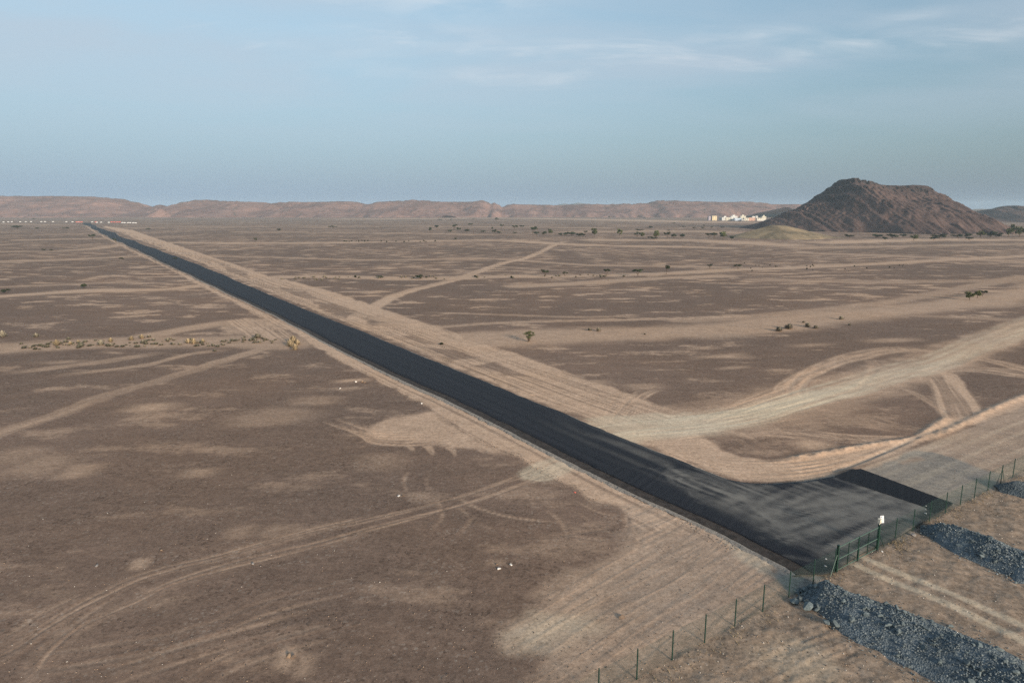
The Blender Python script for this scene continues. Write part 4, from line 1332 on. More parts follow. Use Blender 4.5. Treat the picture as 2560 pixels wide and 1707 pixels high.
def pile(axis_px, widths, height, label, seed, mat, nbig, nsmall, bigsize, tip_bias=1.0, smallmax=0.21):
    P = smooth_line(wl(axis_px), 8)
    seg = np.hypot(*np.diff(P, axis=0).T); cum = np.concatenate([[0], np.cumsum(seg)]); L = cum[-1]
    root = empty('rubble_pile', (P[0][0], P[0][1], 0)); tag(root, label, 'rubble pile', 'heaps of crushed grey rock inside the fence')
    r = random.Random(seed)
    O = P[0]

    def at(s):
        x = np.interp(s, cum, P[:, 0]); y = np.interp(s, cum, P[:, 1])
        x2 = np.interp(s + .3, cum, P[:, 0]); y2 = np.interp(s + .3, cum, P[:, 1])
        x1 = np.interp(s - .3, cum, P[:, 0]); y1 = np.interp(s - .3, cum, P[:, 1])
        t = np.array((x2 - x1, y2 - y1)); t /= max(np.hypot(*t), 1e-6)
        return x, y, t

    def width(s): return float(np.interp(s / L, np.linspace(0, 1, len(widths)), widths))

    def hgt(s, e, x, y):
        w = width(s)
        end = min(1, max(0.0, (s + 0.1) / 1.6), max(0.0, (L - s) / 1.6))
        a = abs(e)
        if a > 1: return -0.12
        k = (1 - a) ** 0.85
        return (height * (0.75 + 0.5 * float(fbm(np.array(x / 2.2), np.array(y / 2.2), 3, seed)))) * k * end ** 0.7 + 0.10 * (float(fbm(np.array(x * 1.6), np.array(y * 1.6), 2, seed + 1)) - .5) * (1 - a) * end

    ns, nw = int(L / 0.2) + 2, 27
    V, F = [], []
    for i in range(ns):
        s = L * i / (ns - 1); x, y, t = at(s); w = width(s)
        for j in range(nw):
            e = -1.06 + 2.12 * j / (nw - 1)
            wob = w * (1 + 0.22 * (float(vnoise(np.array(s * .8), np.array(float(np.sign(e)) * 7.), seed)) - .5))
            X, Y = x - t[1] * e * wob, y + t[0] * e * wob
            V.append((X - O[0], Y - O[1], hgt(s, e, X, Y)))
    for i in range(ns - 1):
        for j in range(nw - 1):
            F.append((i * nw + j, (i + 1) * nw + j, (i + 1) * nw + j + 1, i * nw + j + 1))
    link('heap', mesh('heap', V, F, mat, True), root)

    def spot(bias):
        s = L * (r.random() ** bias); e = r.gauss(0, 0.55)
        while abs(e) > 1.05 + 0.22 * abs(r.gauss(0, 1)): e = r.gauss(0, 0.55)
        x, y, t = at(s); w = width(s)
        X, Y = x - t[1] * e * w, y + t[0] * e * w
        return X, Y, hgt(s, e, X, Y), s, e
    pts = []
    clump = lambda X, Y: float(fbm(np.array(X / 1.4), np.array(Y / 1.4), 3, seed + 20))
    for k in range(nsmall):
        X, Y, z, s, e = spot(1.0)
        q_ = clump(X, Y)
        if r.random() > sstep(np.array(q_), 0.30, 0.62) + 0.25: continue
        sz = 0.05 + (smallmax - 0.05) * r.random() ** 2.6
        pts.append((X - O[0], Y - O[1], max(z, 0.0) + sz * 0.12, sz))
    rb = scatter(pts, 'rubble', M['chips'], root, seed); rb['kind'] = 'stuff'
    for k in range(nbig):
        X, Y, z, s, e = spot(tip_bias)
        sz = bigsize * (0.42 + 0.75 * r.random() ** 2.4)
        o = link('rock', ROCKS[r.randrange(len(ROCKS))], root, (X - O[0], Y - O[1], max(z, 0.0) + sz * 0.16), (r.uniform(-.5, .5), r.uniform(-.5, .5), r.uniform(0, 6.28)), (sz, sz * r.uniform(.8, 1.15), sz * r.uniform(.8, 1.2)))
    return root, O


p1, O1 = pile([(2010, 1482), (2060, 1500), (2150, 1541), (2280, 1598), (2400, 1655), (2520, 1712), (2640, 1770), (2760, 1830)], [1.2, 2.2, 2.9, 3.2, 3.3, 3.3, 3.2, 3.0], 1.3,
              'big heap of blue grey broken rock nearest the camera, left of the gate track', 11, M['pile'], 210, 11500, 0.50, 1.2)
# the largest boulders of the near heap, where they lie
for x, y, s, rz in ((2019, 1514, 0.8, 0.4), (2084, 1557, 0.85, 2.2), (1986, 1496, 0.72, 0.2), (2000, 1489, 0.62, 1.0), (1993, 1472, 0.62, 1.7), (2006, 1472, 0.7, 1.5), (2020, 1483, 0.55, 0.3), (2031, 1474, 0.5, 1.1),
                    (2052, 1459, 0.62, 0.7), (2081, 1474, 0.62, 0.1), (2119, 1526, 0.5, 1.5), (2078, 1524, 0.55, 2.6), (2107, 1548, 0.46, 0.1), (2296, 1556, 0.5, 0.3), (2328, 1560, 0.55, 0.2), (2386, 1598, 0.5, 0.8), (2066, 1554, 0.5, 2.5),
                    (2440, 1640, 0.5, 1.4), (2455, 1632, 0.55, 0.9), (2340, 1652, 0.42, 0.5)):
    X, Y = g(x, y, 0.35)
    link('rock', ROCKS[int(x * 7 + y) % len(ROCKS)], p1, (X - O1[0], Y - O1[1], 0.34 if x > 2010 else 0.14), (0.2, -0.15, rz), (s, s * 1.05, s))
pile([(2300, 1326), (2345, 1335), (2420, 1360), (2500, 1395), (2590, 1430), (2700, 1478)], [0.7, 1.9, 2.5, 2.7, 2.7, 2.7], 1.15,
     'heap of blue grey broken rock behind the gate track, near the right edge', 12, M['pile'], 150, 6800, 0.42, 1.0, 0.24)
pile([(2492, 1222), (2530, 1226), (2580, 1232), (2680, 1246)], [1.0, 2.0, 2.4, 2.2], 1.0, 'dark heap of fine crushed rock against the fence at the right edge', 13, M['pile_fine'], 12, 1500, 0.28, 1.0, 0.13)

# loose stones a viewer can pick out
STONE_ME = {}
for nm in ('white_stone', 'brown_stone', 'grey_stone', 'orange_stone', 'dark_print', 'red_plastic'):
    STONE_ME[nm] = []
    for s in range(4):
        bm = rock_shape(900 + s * 7, 13, 0.8)
        bmesh.ops.bevel(bm, geom=bm.edges[:], offset=0.03, segments=2, affect='EDGES')
        me = bpy.data.meshes.new('stone'); bm.to_mesh(me); bm.free(); me.materials.append(M[nm]); STONE_ME[nm].append(me)


def stone(px, py, size, mat, label, name='stone', z0=None, flat=1.0, group='loose stones on the plain'):
    size *= 0.72
    z = 0.0 if z0 is None else z0
    x, y = g(px, py, z)
    if z0 is None: z = gz(x, y)
    o = link(name, STONE_ME[mat][int(px) % 4], None, (x, y, z + size * 0.16 * flat), (0, 0, random.uniform(0, 6)), (size, size, size * flat))
    return tag(o, label, 'stone', group)


stone(1248, 1421, 0.42, 'white_stone', 'larger white stone of a pair on dark gravel, centre foreground')
stone(1277, 1411, 0.36, 'white_stone', 'smaller white stone right of its twin on dark gravel, centre foreground')
stone(1243, 1410, 0.34, 'brown_stone', 'dark brown stone just above the pair of white stones in the foreground')
stone(997, 1239, 0.42, 'white_stone', 'white stone at the foot of a short curved tyre mark left of the road')
stone(1008, 1238, 0.40, 'brown_stone', 'brown stone touching the white stone by the curved tyre mark')
stone(1054, 1008, 0.5, 'white_stone', 'white stone at the edge of the sand strip left of the road')
stone(889, 955, 0.75, 'white_stone', 'big pale stone in a sandy scour left of the road')
stone(905, 955, 0.8, 'orange_stone', 'tan stone beside the big pale stone in a sandy scour')
stone(912, 956, 0.6, 'brown_stone', 'dark stone right of the tan stone in a sandy scour')
stone(851, 971, 0.5, 'white_stone', 'lone white stone on dark gravel below the sandy scour')
stone(1554, 1543, 0.62, 'brown_stone', 'brown rock lying on the rutted tan ground near the fence')
stone(722, 1638, 0.62, 'orange_stone', 'upright tan rock in a pale scour at the bottom')
stone(733, 1642, 0.5, 'brown_stone', 'low brown rock right of the tan rock in the pale scour at the bottom')
stone(403, 1378, 0.42, 'orange_stone', 'orange stone on dark gravel left of the twin wheel track')
stone(242, 1415, 0.5, 'grey_stone', 'flat grey stone on dark gravel at the lower left')
stone(632, 1410, 0.42, 'grey_stone', 'flat grey stone lying between the twin wheel tracks')
stone(1437, 1230, 0.36, 'red_plastic', 'small red scrap on dark gravel left of the road', name='scrap')
stone(1588, 1241, 0.5, 'dark_print', 'dark twig heap on the sand beside the gravel shoulder', name='debris')
stone(2205, 1380, 0.30, 'white_stone', 'white stone on the ground at the foot of the right gate post')
stone(2283, 1339, 0.62, 'grey_stone', 'grey boulder by the fence between the gate and the far rock heap')
gn = 'white stones dotted on the asphalt by the fence'
stone(2065, 1397, 0.26, 'white_stone', 'upper white stone of two on the asphalt left of the gate', z0=RZ, flat=.6, group=gn)
stone(2064, 1415, 0.30, 'white_stone', 'lower white stone of two on the asphalt left of the gate', z0=RZ, flat=.6, group=gn)
stone(2315, 1265, 0.28, 'white_stone', 'top white stone of three in line on the black strip by the fence', z0=RZ + .02, flat=.6, group=gn)
stone(2314, 1273.5, 0.26, 'white_stone', 'middle white stone of three in line by the black strip and fence', z0=RZ, flat=.6, group=gn)
stone(2314, 1283, 0.27, 'white_stone', 'bottom white stone of three in line by the black strip and fence', z0=RZ, flat=.6, group=gn)

# gravel lying about
pts, tn = [], []
for k in range(19000):
    px = random.uniform(-60, 2620); py = 900 + 840 * random.random() ** 0.75
    x, y = g(px, py)
    if road_xl(max(y, 44.5)) - 2.6 < x < (road_xr(y) + 1.5 if y > 69 else x + 1) and y > 44 and not (y < 69 and x > 45): continue
    c_ = float(vnoise(np.array(x / 6), np.array(y / 6), 71))
    if random.random() > 0.35 + c_ * 0.8: continue
    sz = 0.03 + 0.10 * random.random() ** 5
    pts.append((x, y, gz(x, y) + sz * 0.1, sz)); tn.append(random.random())
for k in range(5200):                         # rougher litter inside the fence
    t, d = random.uniform(-3, 22), random.random() ** 1.3 * 14
    p = FO + FS * t; x, y = p[0] + FD[1] * d, p[1] - FD[0] * d
    sz = 0.04 + 0.10 * random.random() ** 3
    pts.append((x, y, gz(x, y) + sz * 0.1, sz)); tn.append(min(1, 0.25 + random.random()))
tag(scatter(pts, 'loose_gravel', M['pebbles'], None, 5, tn), 'loose dark and pale stones scattered over the near plain', 'gravel', kind='stuff')
# windrow stones along the road strip edges
pts, tn = [], []
for P, nn in (([(836, 894), (880, 918), (938, 952), (1023, 992), (1084, 1026)], 160), ([(1200, 1100), (1278, 1136), (1336, 1165), (1412, 1207), (1489, 1253)], 260), ([(1700, 1300), (1780, 1345), (1850, 1375)], 120),
              ([(890, 812), (1006, 852), (1108, 895), (1230, 946), (1330, 987)], 260), ([(1500, 1190), (1608, 1248), (1700, 1290), (1776, 1322), (1850, 1358)], 700), ([(1300, 1092), (1404, 1142), (1500, 1190)], 350)):
    Q = smooth_line(wl(P), 10)
    for k in range(nn):
        i = random.randrange(len(Q) - 1); f = random.random(); p = Q[i] * (1 - f) + Q[i + 1] * f
        x, y = p[0] + random.gauss(0, .35), p[1] + random.gauss(0, .35); sz = 0.05 + 0.14 * random.random() ** 3
        pts.append((x, y, gz(x, y) + sz * .15, sz)); tn.append(0.4 + 0.5 * random.random())
tag(scatter(pts, 'gravel_windrow', M['pebbles'], None, 6, tn), 'lines of grader spill stones along the road strips', 'gravel', kind='stuff')

# ------------------------------------------------------------------ plants
def leaf_cloud(n, shape, size, seed, up=0.0):
    r = random.Random(seed); V, F = [], []
    for _ in range(n):
        p = shape(r)
        s = size * r.uniform(.6, 1.4)
        a = Vector((r.gauss(0, 1), r.gauss(0, 1), r.gauss(0, 1) * (1 - up) + up * 2)).normalized()
        b = a.orthogonal().normalized(); b.rotate(Matrix.Rotation(r.uniform(0, 6.28), 3, a)); c = a.cross(b)
        k = len(V)
        V += [tuple(Vector(p) + b * s), tuple(Vector(p) + c * s * .7), tuple(Vector(p) - b * s), tuple(Vector(p) - c * s * .7)]
        F.append((k, k + 1, k + 2, k + 3))
    return V, F


def blob_centres(r, n, R0, zlo, zhi, flat):
    return [(R0 * math.sqrt(r.random()) * math.cos(t), R0 * math.sqrt(r.random()) * math.sin(t), r.uniform(zlo, zhi), r.uniform(.5, 1)) for t in [r.uniform(0, 6.28) for _ in range(n)]]


def tree_meshes(kind, seed, n):
    r = random.Random(seed)
    if kind == 'acacia':
        cs = blob_centres(r, 7, 0.42, 0.66, 0.90, 1); rad_, fl = 0.20, 0.45
    elif kind == 'round':
        cs = blob_centres(r, 9, 0.30, 0.40, 0.82, 1); rad_, fl = 0.20, 0.9
    else:
        cs = blob_centres(r, 7, 0.36, 0.30, 0.62, 1); rad_, fl = 0.24, 0.7

    def shape(rr):
        c = cs[rr.randrange(len(cs))]
        d = Vector((rr.gauss(0, 1), rr.gauss(0, 1), rr.gauss(0, 1))).normalized() * rad_ * c[3] * rr.random() ** .45
        return (c[0] + d.x, c[1] + d.y, c[2] + d.z * fl)
    V, F = leaf_cloud(n, shape, 0.056, seed, 0.3)
    mat = {'acacia': 'leaf_dark', 'round': 'leaf_olive', 'low': 'leaf_dark'}[kind]
    crown = mesh('crown', V, F, M[mat])
    mb = MB()
    fork = (r.uniform(-.03, .03), r.uniform(-.03, .03), 0.26 if kind != 'low' else 0.1)
    mb.tube((0, 0, -0.05), fork, 0.032, 6, 0.024)
    for c in cs[:6]:
        mid = (fork[0] * .4 + c[0] * .6, fork[1] * .4 + c[1] * .6, fork[2] * .5 + c[2] * .5)
        mb.tube(fork, mid, 0.016, 5, 0.010); mb.tube(mid, c[:3], 0.010, 5, 0.004)
    return mesh('trunk', mb.v, mb.f, M['bark']), crown


TREES = {k: [tree_meshes(k, 40 + 9 * i + len(k), 700) for i in range(4)] for k in ('acacia', 'round', 'low')}
ORD = ['first', 'second', 'third', 'fourth', 'fifth', 'sixth', 'seventh', 'eighth', 'ninth', 'tenth', 'eleventh', 'twelfth', 'thirteenth', 'fourteenth', 'fifteenth', 'sixteenth', 'seventeenth', 'eighteenth']


def tree(px, py, wpx, hpx, kind, label, group, name):
    x, y = g(px, py)
    m_per_px = math.hypot(math.hypot(x, y), CAM_H) / FOC
    h, w = hpx * m_per_px * 1.45, wpx * m_per_px * 1.32
    root = empty(name, (x, y, gz(x, y)), random.uniform(0, 6.28)); tag(root, label, 'tree', group)
    tr, cr = TREES[kind][random.randrange(4)]
    root.scale = (w / 1.05, w / 1.05, h)
    link('trunk', tr, root); link('crown', cr, root)
    return root


NAME = {'acacia': 'acacia_tree', 'round': 'round_tree', 'low': 'low_tree'}
DESC = {'acacia': 'flat topped acacia', 'round': 'rounded green tree', 'low': 'low spreading tree'}


def row(items, where, group):
    items = sorted(items)
    for i, (px, py, w, h, k) in enumerate(items):
        tree(px, py, w, h, k, '%s, %s from the left %s' % (DESC[k], ORD[i], where), group, NAME[k])


row([(1076, 579, 12, 10, 'low'), (1093, 576, 14, 9, 'acacia'), (1127, 580, 15, 5, 'low'), (1135, 576, 14, 10, 'acacia'), (1147, 576, 10, 7, 'low'), (1168, 581, 15, 7, 'low'), (1178, 567, 12, 6, 'acacia'), (1208, 582, 17, 5, 'low'),
     (1235, 583, 10, 9, 'low'), (1231, 574, 8, 6, 'low'), (1248, 584, 11, 6, 'low'), (1254, 572, 10, 8, 'acacia'), (1286, 576, 14, 9, 'acacia'), (1288, 585, 8, 5, 'low'), (1306, 572, 10, 6, 'acacia')],
    'in the sparse wadi tree row', 'trees of the sparse wadi row at mid distance')
row([(1332, 587, 21, 14, 'acacia'), (1341, 588, 14, 8, 'low'), (1360, 588, 13, 9, 'low'), (1376, 588, 15, 11, 'round'), (1403, 589, 13, 6, 'low'), (1416, 590, 15, 9, 'low'), (1430, 590, 17, 9, 'low'), (1447, 592, 18, 9, 'low'), (1462, 586, 13, 6, 'acacia'), (1458, 592, 12, 7, 'low'),
     (1486, 593, 19, 16, 'round')], 'in the dense dark wadi clump', 'trees of the dense wadi clump')
row([(1549, 592, 14, 14, 'round'), (1593, 597, 15, 12, 'acacia'), (1607, 595, 11, 10, 'round'), (1622, 597, 7, 5, 'low'), (1641, 598, 17, 15, 'round'), (1635, 599, 16, 7, 'low'), (1668, 597, 16, 12, 'acacia'), (1684, 596, 15, 10, 'low'), (1706, 596, 13, 10, 'low'), (1772, 596, 17, 9, 'acacia'),
     (1786, 598, 20, 11, 'acacia'), (1810, 597, 23, 13, 'round'), (1829, 599, 14, 8, 'low')], 'in the row left of the tan hillock', 'trees in the row left of the tan hillock')
row([(1600, 577, 20, 4, 'low'), (1627, 571, 17, 5, 'low'), (1684, 562, 7, 4, 'acacia'), (1710, 571, 10, 4, 'acacia'), (1671, 578, 7, 3, 'low'), (1736, 576, 7, 6, 'acacia'), (1758, 575, 11, 5, 'acacia'), (1762, 568, 9, 4, 'acacia'), (1778, 573, 8, 4, 'acacia'), (1806, 571, 8, 4, 'low')],
    'on the sand below the white houses', 'small trees on the sand below the village')
row([(1101, 551, 11, 3, 'low'), (1127, 553, 8, 4, 'acacia'), (1185, 551, 8, 3, 'acacia'), (1242, 557, 9, 9, 'acacia'), (1523, 548, 7, 5, 'acacia'), (1598, 546, 9, 4, 'acacia'), (1611, 546, 7, 3, 'low'), (833, 573, 17, 6, 'acacia'), (697, 577, 16, 5, 'low'), (373, 574, 14, 3, 'low'),
     (638, 604, 9, 6, 'acacia'), (640, 602, 6, 3, 'low'), (1139, 600, 8, 5, 'low')], 'among lone trees far out on the plain', 'lone trees far out on the plain')
row([(2124, 594, 18, 7, 'low'), (2190, 595, 24, 8, 'low'), (2213, 600, 10, 7, 'low'), (2232, 596, 21, 9, 'low'), (2258, 594, 13, 7, 'low'), (2284, 601, 18, 9, 'round'), (2334, 600, 15, 7, 'low'), (2347, 596, 24, 9, 'low'), (2392, 594, 19, 7, 'low'), (2415, 594, 18, 8, 'low'), (2423, 600, 18, 5, 'low'),
     (2451, 594, 19, 10, 'round'), (2475, 594, 22, 12, 'low'), (2492, 594, 16, 9, 'low'), (2521, 593, 17, 13, 'round'), (2530, 590, 10, 17, 'round'), (2549, 593, 22, 15, 'round'), (2580, 593, 24, 14, 'low')], 'at the foot of the big dark hill', 'trees along the foot of the dark hill')
row([(1052, 697, 23, 9, 'low'), (950, 695, 17, 6, 'low'), (1363, 691, 20, 12, 'acacia'), (1412, 691, 13, 8, 'acacia'), (1516, 688, 15, 11, 'acacia'), (1595, 691, 23, 13, 'acacia'), (1666, 686, 20, 15, 'acacia'), (1774, 673, 13, 9, 'acacia'), (1845, 673, 18, 8, 'acacia')],
    'along the sandy stream bed at mid distance', 'thorn trees along the sandy stream bed')
row([(2424, 750, 19, 13, 'round'), (2443, 744, 15, 11, 'round'), (2456, 741, 14, 9, 'acacia')], 'of three near the right edge of the plain', 'thorn bushes near the right edge')
row([(290, 608, 12, 7, 'acacia'), (232, 600, 14, 9, 'acacia'), (438, 648, 8, 4, 'low'), (210, 721, 14, 9, 'low'), (15, 732, 16, 7, 'low'), (110, 626, 9, 3, 'low'), (128, 627, 9, 3, 'low'), (42, 572, 18, 6, 'low'), (93, 573, 9, 3, 'low'), (166, 572, 11, 3, 'low'), (86, 551, 9, 3, 'acacia'), (304, 648, 9, 4, 'low')],
    'among lone bushes left of the road', 'lone bushes on the plain left of the road')

# the lone thorn tree
x, y = g(1322, 853)
mpp = math.hypot(x, y) / FOC
lt = empty('thorn_tree', (x, y, gz(x, y))); tag(lt, 'lone green thorn tree on the dark plain right of the road', 'tree')
r = random.Random(5)
cs = [(r.gauss(0, .26), r.gauss(0, .26), r.uniform(.52, .92), r.uniform(.6, 1.0)) for _ in range(16)]


def sh_(rr):
    c = cs[rr.randrange(len(cs))]
    d = Vector((rr.gauss(0, 1), rr.gauss(0, 1), rr.gauss(0, 1))).normalized() * 0.19 * c[3] * rr.random() ** .5
    return (c[0] + d.x, c[1] + d.y, c[2] + d.z * .7)


V, F = leaf_cloud(2600, sh_, 0.022, 6, 0.2)
sx = 31 * mpp; sh2 = 26 * mpp
lt.scale = (sx, sx, sh2)
link('crown', mesh('crown', V, F, M['leaf_olive']), lt)
mb = MB()
for c in cs:
    mid = (c[0] * .45, c[1] * .45, c[2] * .5)
    mb.tube((r.uniform(-.05, .05), r.uniform(-.05, .05), -0.05), mid, 0.020, 5, 0.012); mb.tube(mid, c[:3], 0.012, 5, 0.004)
mb.build('trunk', M['bark'], lt)


def shrub_mesh(seed, mat, n=130, blades=True):
    r = random.Random(seed); V, F = [], []
    for _ in range(n):
        a, el = r.uniform(0, 6.28), r.uniform(.25, 1.5)
        L = r.uniform(.6, 1.0)
        tip = Vector((math.cos(a) * math.cos(el) * .55, math.sin(a) * math.cos(el) * .55, math.sin(el) * .8)) * L
        side = Vector((-math.sin(a), math.cos(a), r.uniform(-.4, .4))) * 0.055
        b0 = Vector((tip.x * .25, tip.y * .25, 0 if r.random() < .4 else tip.z * .4))
        k = len(V); V += [tuple(b0 - side * .6), tuple(b0 + side * .6), tuple(tip + side), tuple(tip - side * .7)]; F.append((k, k + 1, k + 2, k + 3))
    return mesh('shrub', V, F, M[mat])


SHR = {m_: [shrub_mesh(70 + i, m_) for i in range(4)] for m_ in ('leaf_sage', 'leaf_grey', 'leaf_gold', 'leaf_olive', 'leaf_dark')}


def shrub(px, py, wpx, mat, label, group=None, name='dry_shrub', hk=0.75):
    x, y = g(px, py)
    w = wpx * math.hypot(math.hypot(x, y), CAM_H) / FOC
    o = link(name, SHR[mat][random.randrange(4)], None, (x, y, gz(x, y) - 0.03), (0, 0, random.uniform(0, 6.28)), (w, w, w * hk * random.uniform(.85, 1.15)))
    return tag(o, label, 'shrub', group)


gg = 'golden bushes beside the sand strip left of the road'
shrub(726, 866, 24, 'leaf_gold', 'left golden bush of the cluster beside the road sand strip', gg, 'golden_bush', .95)
shrub(733, 858, 26, 'leaf_gold', 'rear and largest golden bush of the cluster beside the road sand strip', gg, 'golden_bush', .95)
shrub(738, 874, 20, 'leaf_gold', 'front golden bush of the cluster beside the road sand strip', gg, 'golden_bush', .9)
shrub(744, 862, 18, 'leaf_gold', 'right golden bush of the cluster beside the road sand strip', gg, 'golden_bush', .9)
gq = 'golden bushes in the shrub line at the left'
for i, (px, py, w) in enumerate([(142, 865, 18), (176, 862, 11), (196, 858, 10), (277, 856, 14), (329, 851, 16), (355, 847, 17), (470, 858, 16), (484, 860, 18), (507, 856, 13)]):
    shrub(px, py, w, 'leaf_gold', 'golden dry bush, %s from the left in the grey shrub line' % ORD[i], gq, 'golden_bush', .85)
gs = 'grey shrubs of the line at the left'
r = random.Random(77)
for k in range(150):
    px = r.uniform(50, 690); py = 868 - 0.022 * px + r.gauss(0, 5.0) + 4 * math.sin(px / 37)
    where = 'far left end' if px < 260 else 'middle stretch' if px < 480 else 'road end'
    kind = r.choice(['leaf_grey', 'leaf_sage', 'leaf_sage'])
    shrub(px, py, r.uniform(5, 14), kind, ('pale dry shrub' if kind == 'leaf_grey' else 'grey green shrub') + ' in the low shrub line left of the road, ' + where, gs, hk=0.55)
for px, py, w, lb in ((7, 843, 20, 'pale dry bush at the left edge above the shrub line'), (91, 843, 16, 'pale dry bush standing apart above the grey shrub line'), (252, 864, 20, 'largest grey bush in the shrub line at the left'),
                      (644, 845, 24, 'biggest dark grey bush at the road end of the shrub line')):
    shrub(px, py, w, 'leaf_grey', lb, name='grey_bush')
gw = 'dry shrubs in the sandy stream bed'
for k in range(64):
    px = r.uniform(700, 1560); py = 694 + r.gauss(0, 3) + (px - 1100) * -0.004
    shrub(px, py, r.uniform(4, 9.5), r.choice(['leaf_grey', 'leaf_grey', 'leaf_dark', 'leaf_grey']), 'small dry shrub in the sandy stream bed across the middle plain', gw)
for k in range(26):
    px = r.uniform(860, 1090); py = 604 + r.gauss(0, 1.2)
    shrub(px, py, r.uniform(3, 6), 'leaf_dark', 'tiny dark shrub in the far sand band right of the road', 'tiny shrubs in the far sand band')
for k in range(26):
    px = r.uniform(1850, 2300); py = 668 + r.gauss(0, 4)
    shrub(px, py, r.uniform(3, 6), 'leaf_dark', 'tiny dark shrub in the sandy stream bed before the dark hill', 'tiny shrubs before the dark hill')
ga_ = 'grey bushes on the sand band right of the road'
for i, (px, py, w) in enumerate([(1474, 825, 15), (1496, 827, 17), (1612, 836, 8), (1947, 827, 22), (1972, 821, 26), (2009, 806, 9), (2019, 816, 18), (2039, 820, 16), (2103, 798, 16), (2124, 813, 9)]):
    shrub(px, py, w, 'leaf_grey', 'grey dry bush, %s from the left on the sand band right of the road' % ORD[i], ga_, 'grey_bush')
shrub(1104, 860, 14, 'leaf_dark', 'dark bush on the sand between the road and its parallel track', name='grey_bush', hk=.5)
# dry grass along the fence foot
gt_v, gt_f = [], []
r = random.Random(9)
clumps = [(9.966, .5, 70), (9.6, .9, 50), (15.6, .4, 40), (14.6, .5, 25), (13.2, .6, 35), (12.3, .5, 25), (6.7, .35, 30), (3.6, .6, 16), (2.6, .7, 18), (1.7, .6, 14), (0.6, .9, 14), (18, .8, 30), (5.2, 0.6, 14)]
for t0, d0, nn in clumps:
    for _ in range(nn):
        t, d = t0 + r.gauss(0, .28), abs(d0 + r.gauss(0, .4))
        p = FO + FS * t; x, y = p[0] + FD[1] * d, p[1] - FD[0] * d; z = gz(x, y)
        for _b in range(9):
            a = r.uniform(0, 6.28); L = r.uniform(.06, .18); b = len(gt_v)
            sx_, sy_ = math.cos(a), math.sin(a)
            gt_v += [(x - sy_ * .012, y + sx_ * .012, z), (x + sy_ * .012, y - sx_ * .012, z), (x + sx_ * L * .8, y + sy_ * L * .8, z + L)]
            gt_f.append((b, b + 1, b + 2))
tag(link('dry_grass', mesh('dry_grass', gt_v, gt_f, M['leaf_gold'])), 'tufts of dry golden grass along the foot of the fence', 'grass', kind='stuff')

# ------------------------------------------------------------------ village, barriers, poles, tower
def house_mat(name, c): return speckled(name, c, tuple(min(.9, v * 1.06) for v in c), 0.4, 0.75, 0)


HM = {'yellow': house_mat('yellow_render', (0.55, 0.46, 0.30)), 'white': house_mat('white_render', (0.52, 0.515, 0.50)), 'cream': house_mat('cream_render', (0.50, 0.47, 0.39)), 'pink': house_mat('pink_render', (0.46, 0.29, 0.22)),
      'blue': house_mat('blue_grey_render', (0.40, 0.47, 0.56)), 'shaded': house_mat('shaded_render', (0.34, 0.30, 0.34))}  # purple-grey of the leftmost house is shade put into its wall colour
M['window'] = speckled('window_glass', (0.03, 0.035, 0.045), (0.05, 0.055, 0.065), 1, 0.2, 0, spec=0.5)
ZS, ZX, ZY = 0.0935, 1740, 500
VIL = [(340, 430, 440, 520, 'shaded', 'low mauve house at the left end of the white village'), (435, 560, 430, 525, 'yellow', 'yellow two storey house standing apart at the left of the village'),
       (650, 695, 460, 510, 'white', 'small white cube house between the yellow house and the white row'), (700, 870, 468, 530, 'white', 'low white house with a tower room, left part of the village'),
       (790, 935, 472, 532, 'cream', 'low cream house left of the tallest white house'), (930, 1110, 436, 532, 'white', 'tallest white house with a roof room in the village centre'),
       (1040, 1222, 492, 555, 'blue', 'long blue grey low building below the tallest white house'), (1190, 1335, 432, 540, 'cream', 'tall cream house right of the tallest white house'),
       (1225, 1300, 526, 566, 'white', 'small white building at the front of the village'), (1295, 1415, 487, 566, 'cream', 'cream house left of the pink house'),
       (1415, 1585, 480, 562, 'pink', 'pink orange house with dark openings in the village'), (1505, 1580, 440, 492, 'white', 'small white house behind the pink house'),
       (1600, 1656, 432, 492, 'white', 'narrow white house behind, right of the pink house'), (1635, 1762, 486, 556, 'cream', 'low cream house with a colonnade near the right end of the village'),
       (1765, 1876, 446, 556, 'cream', 'tall cream house at the right end of the village')]
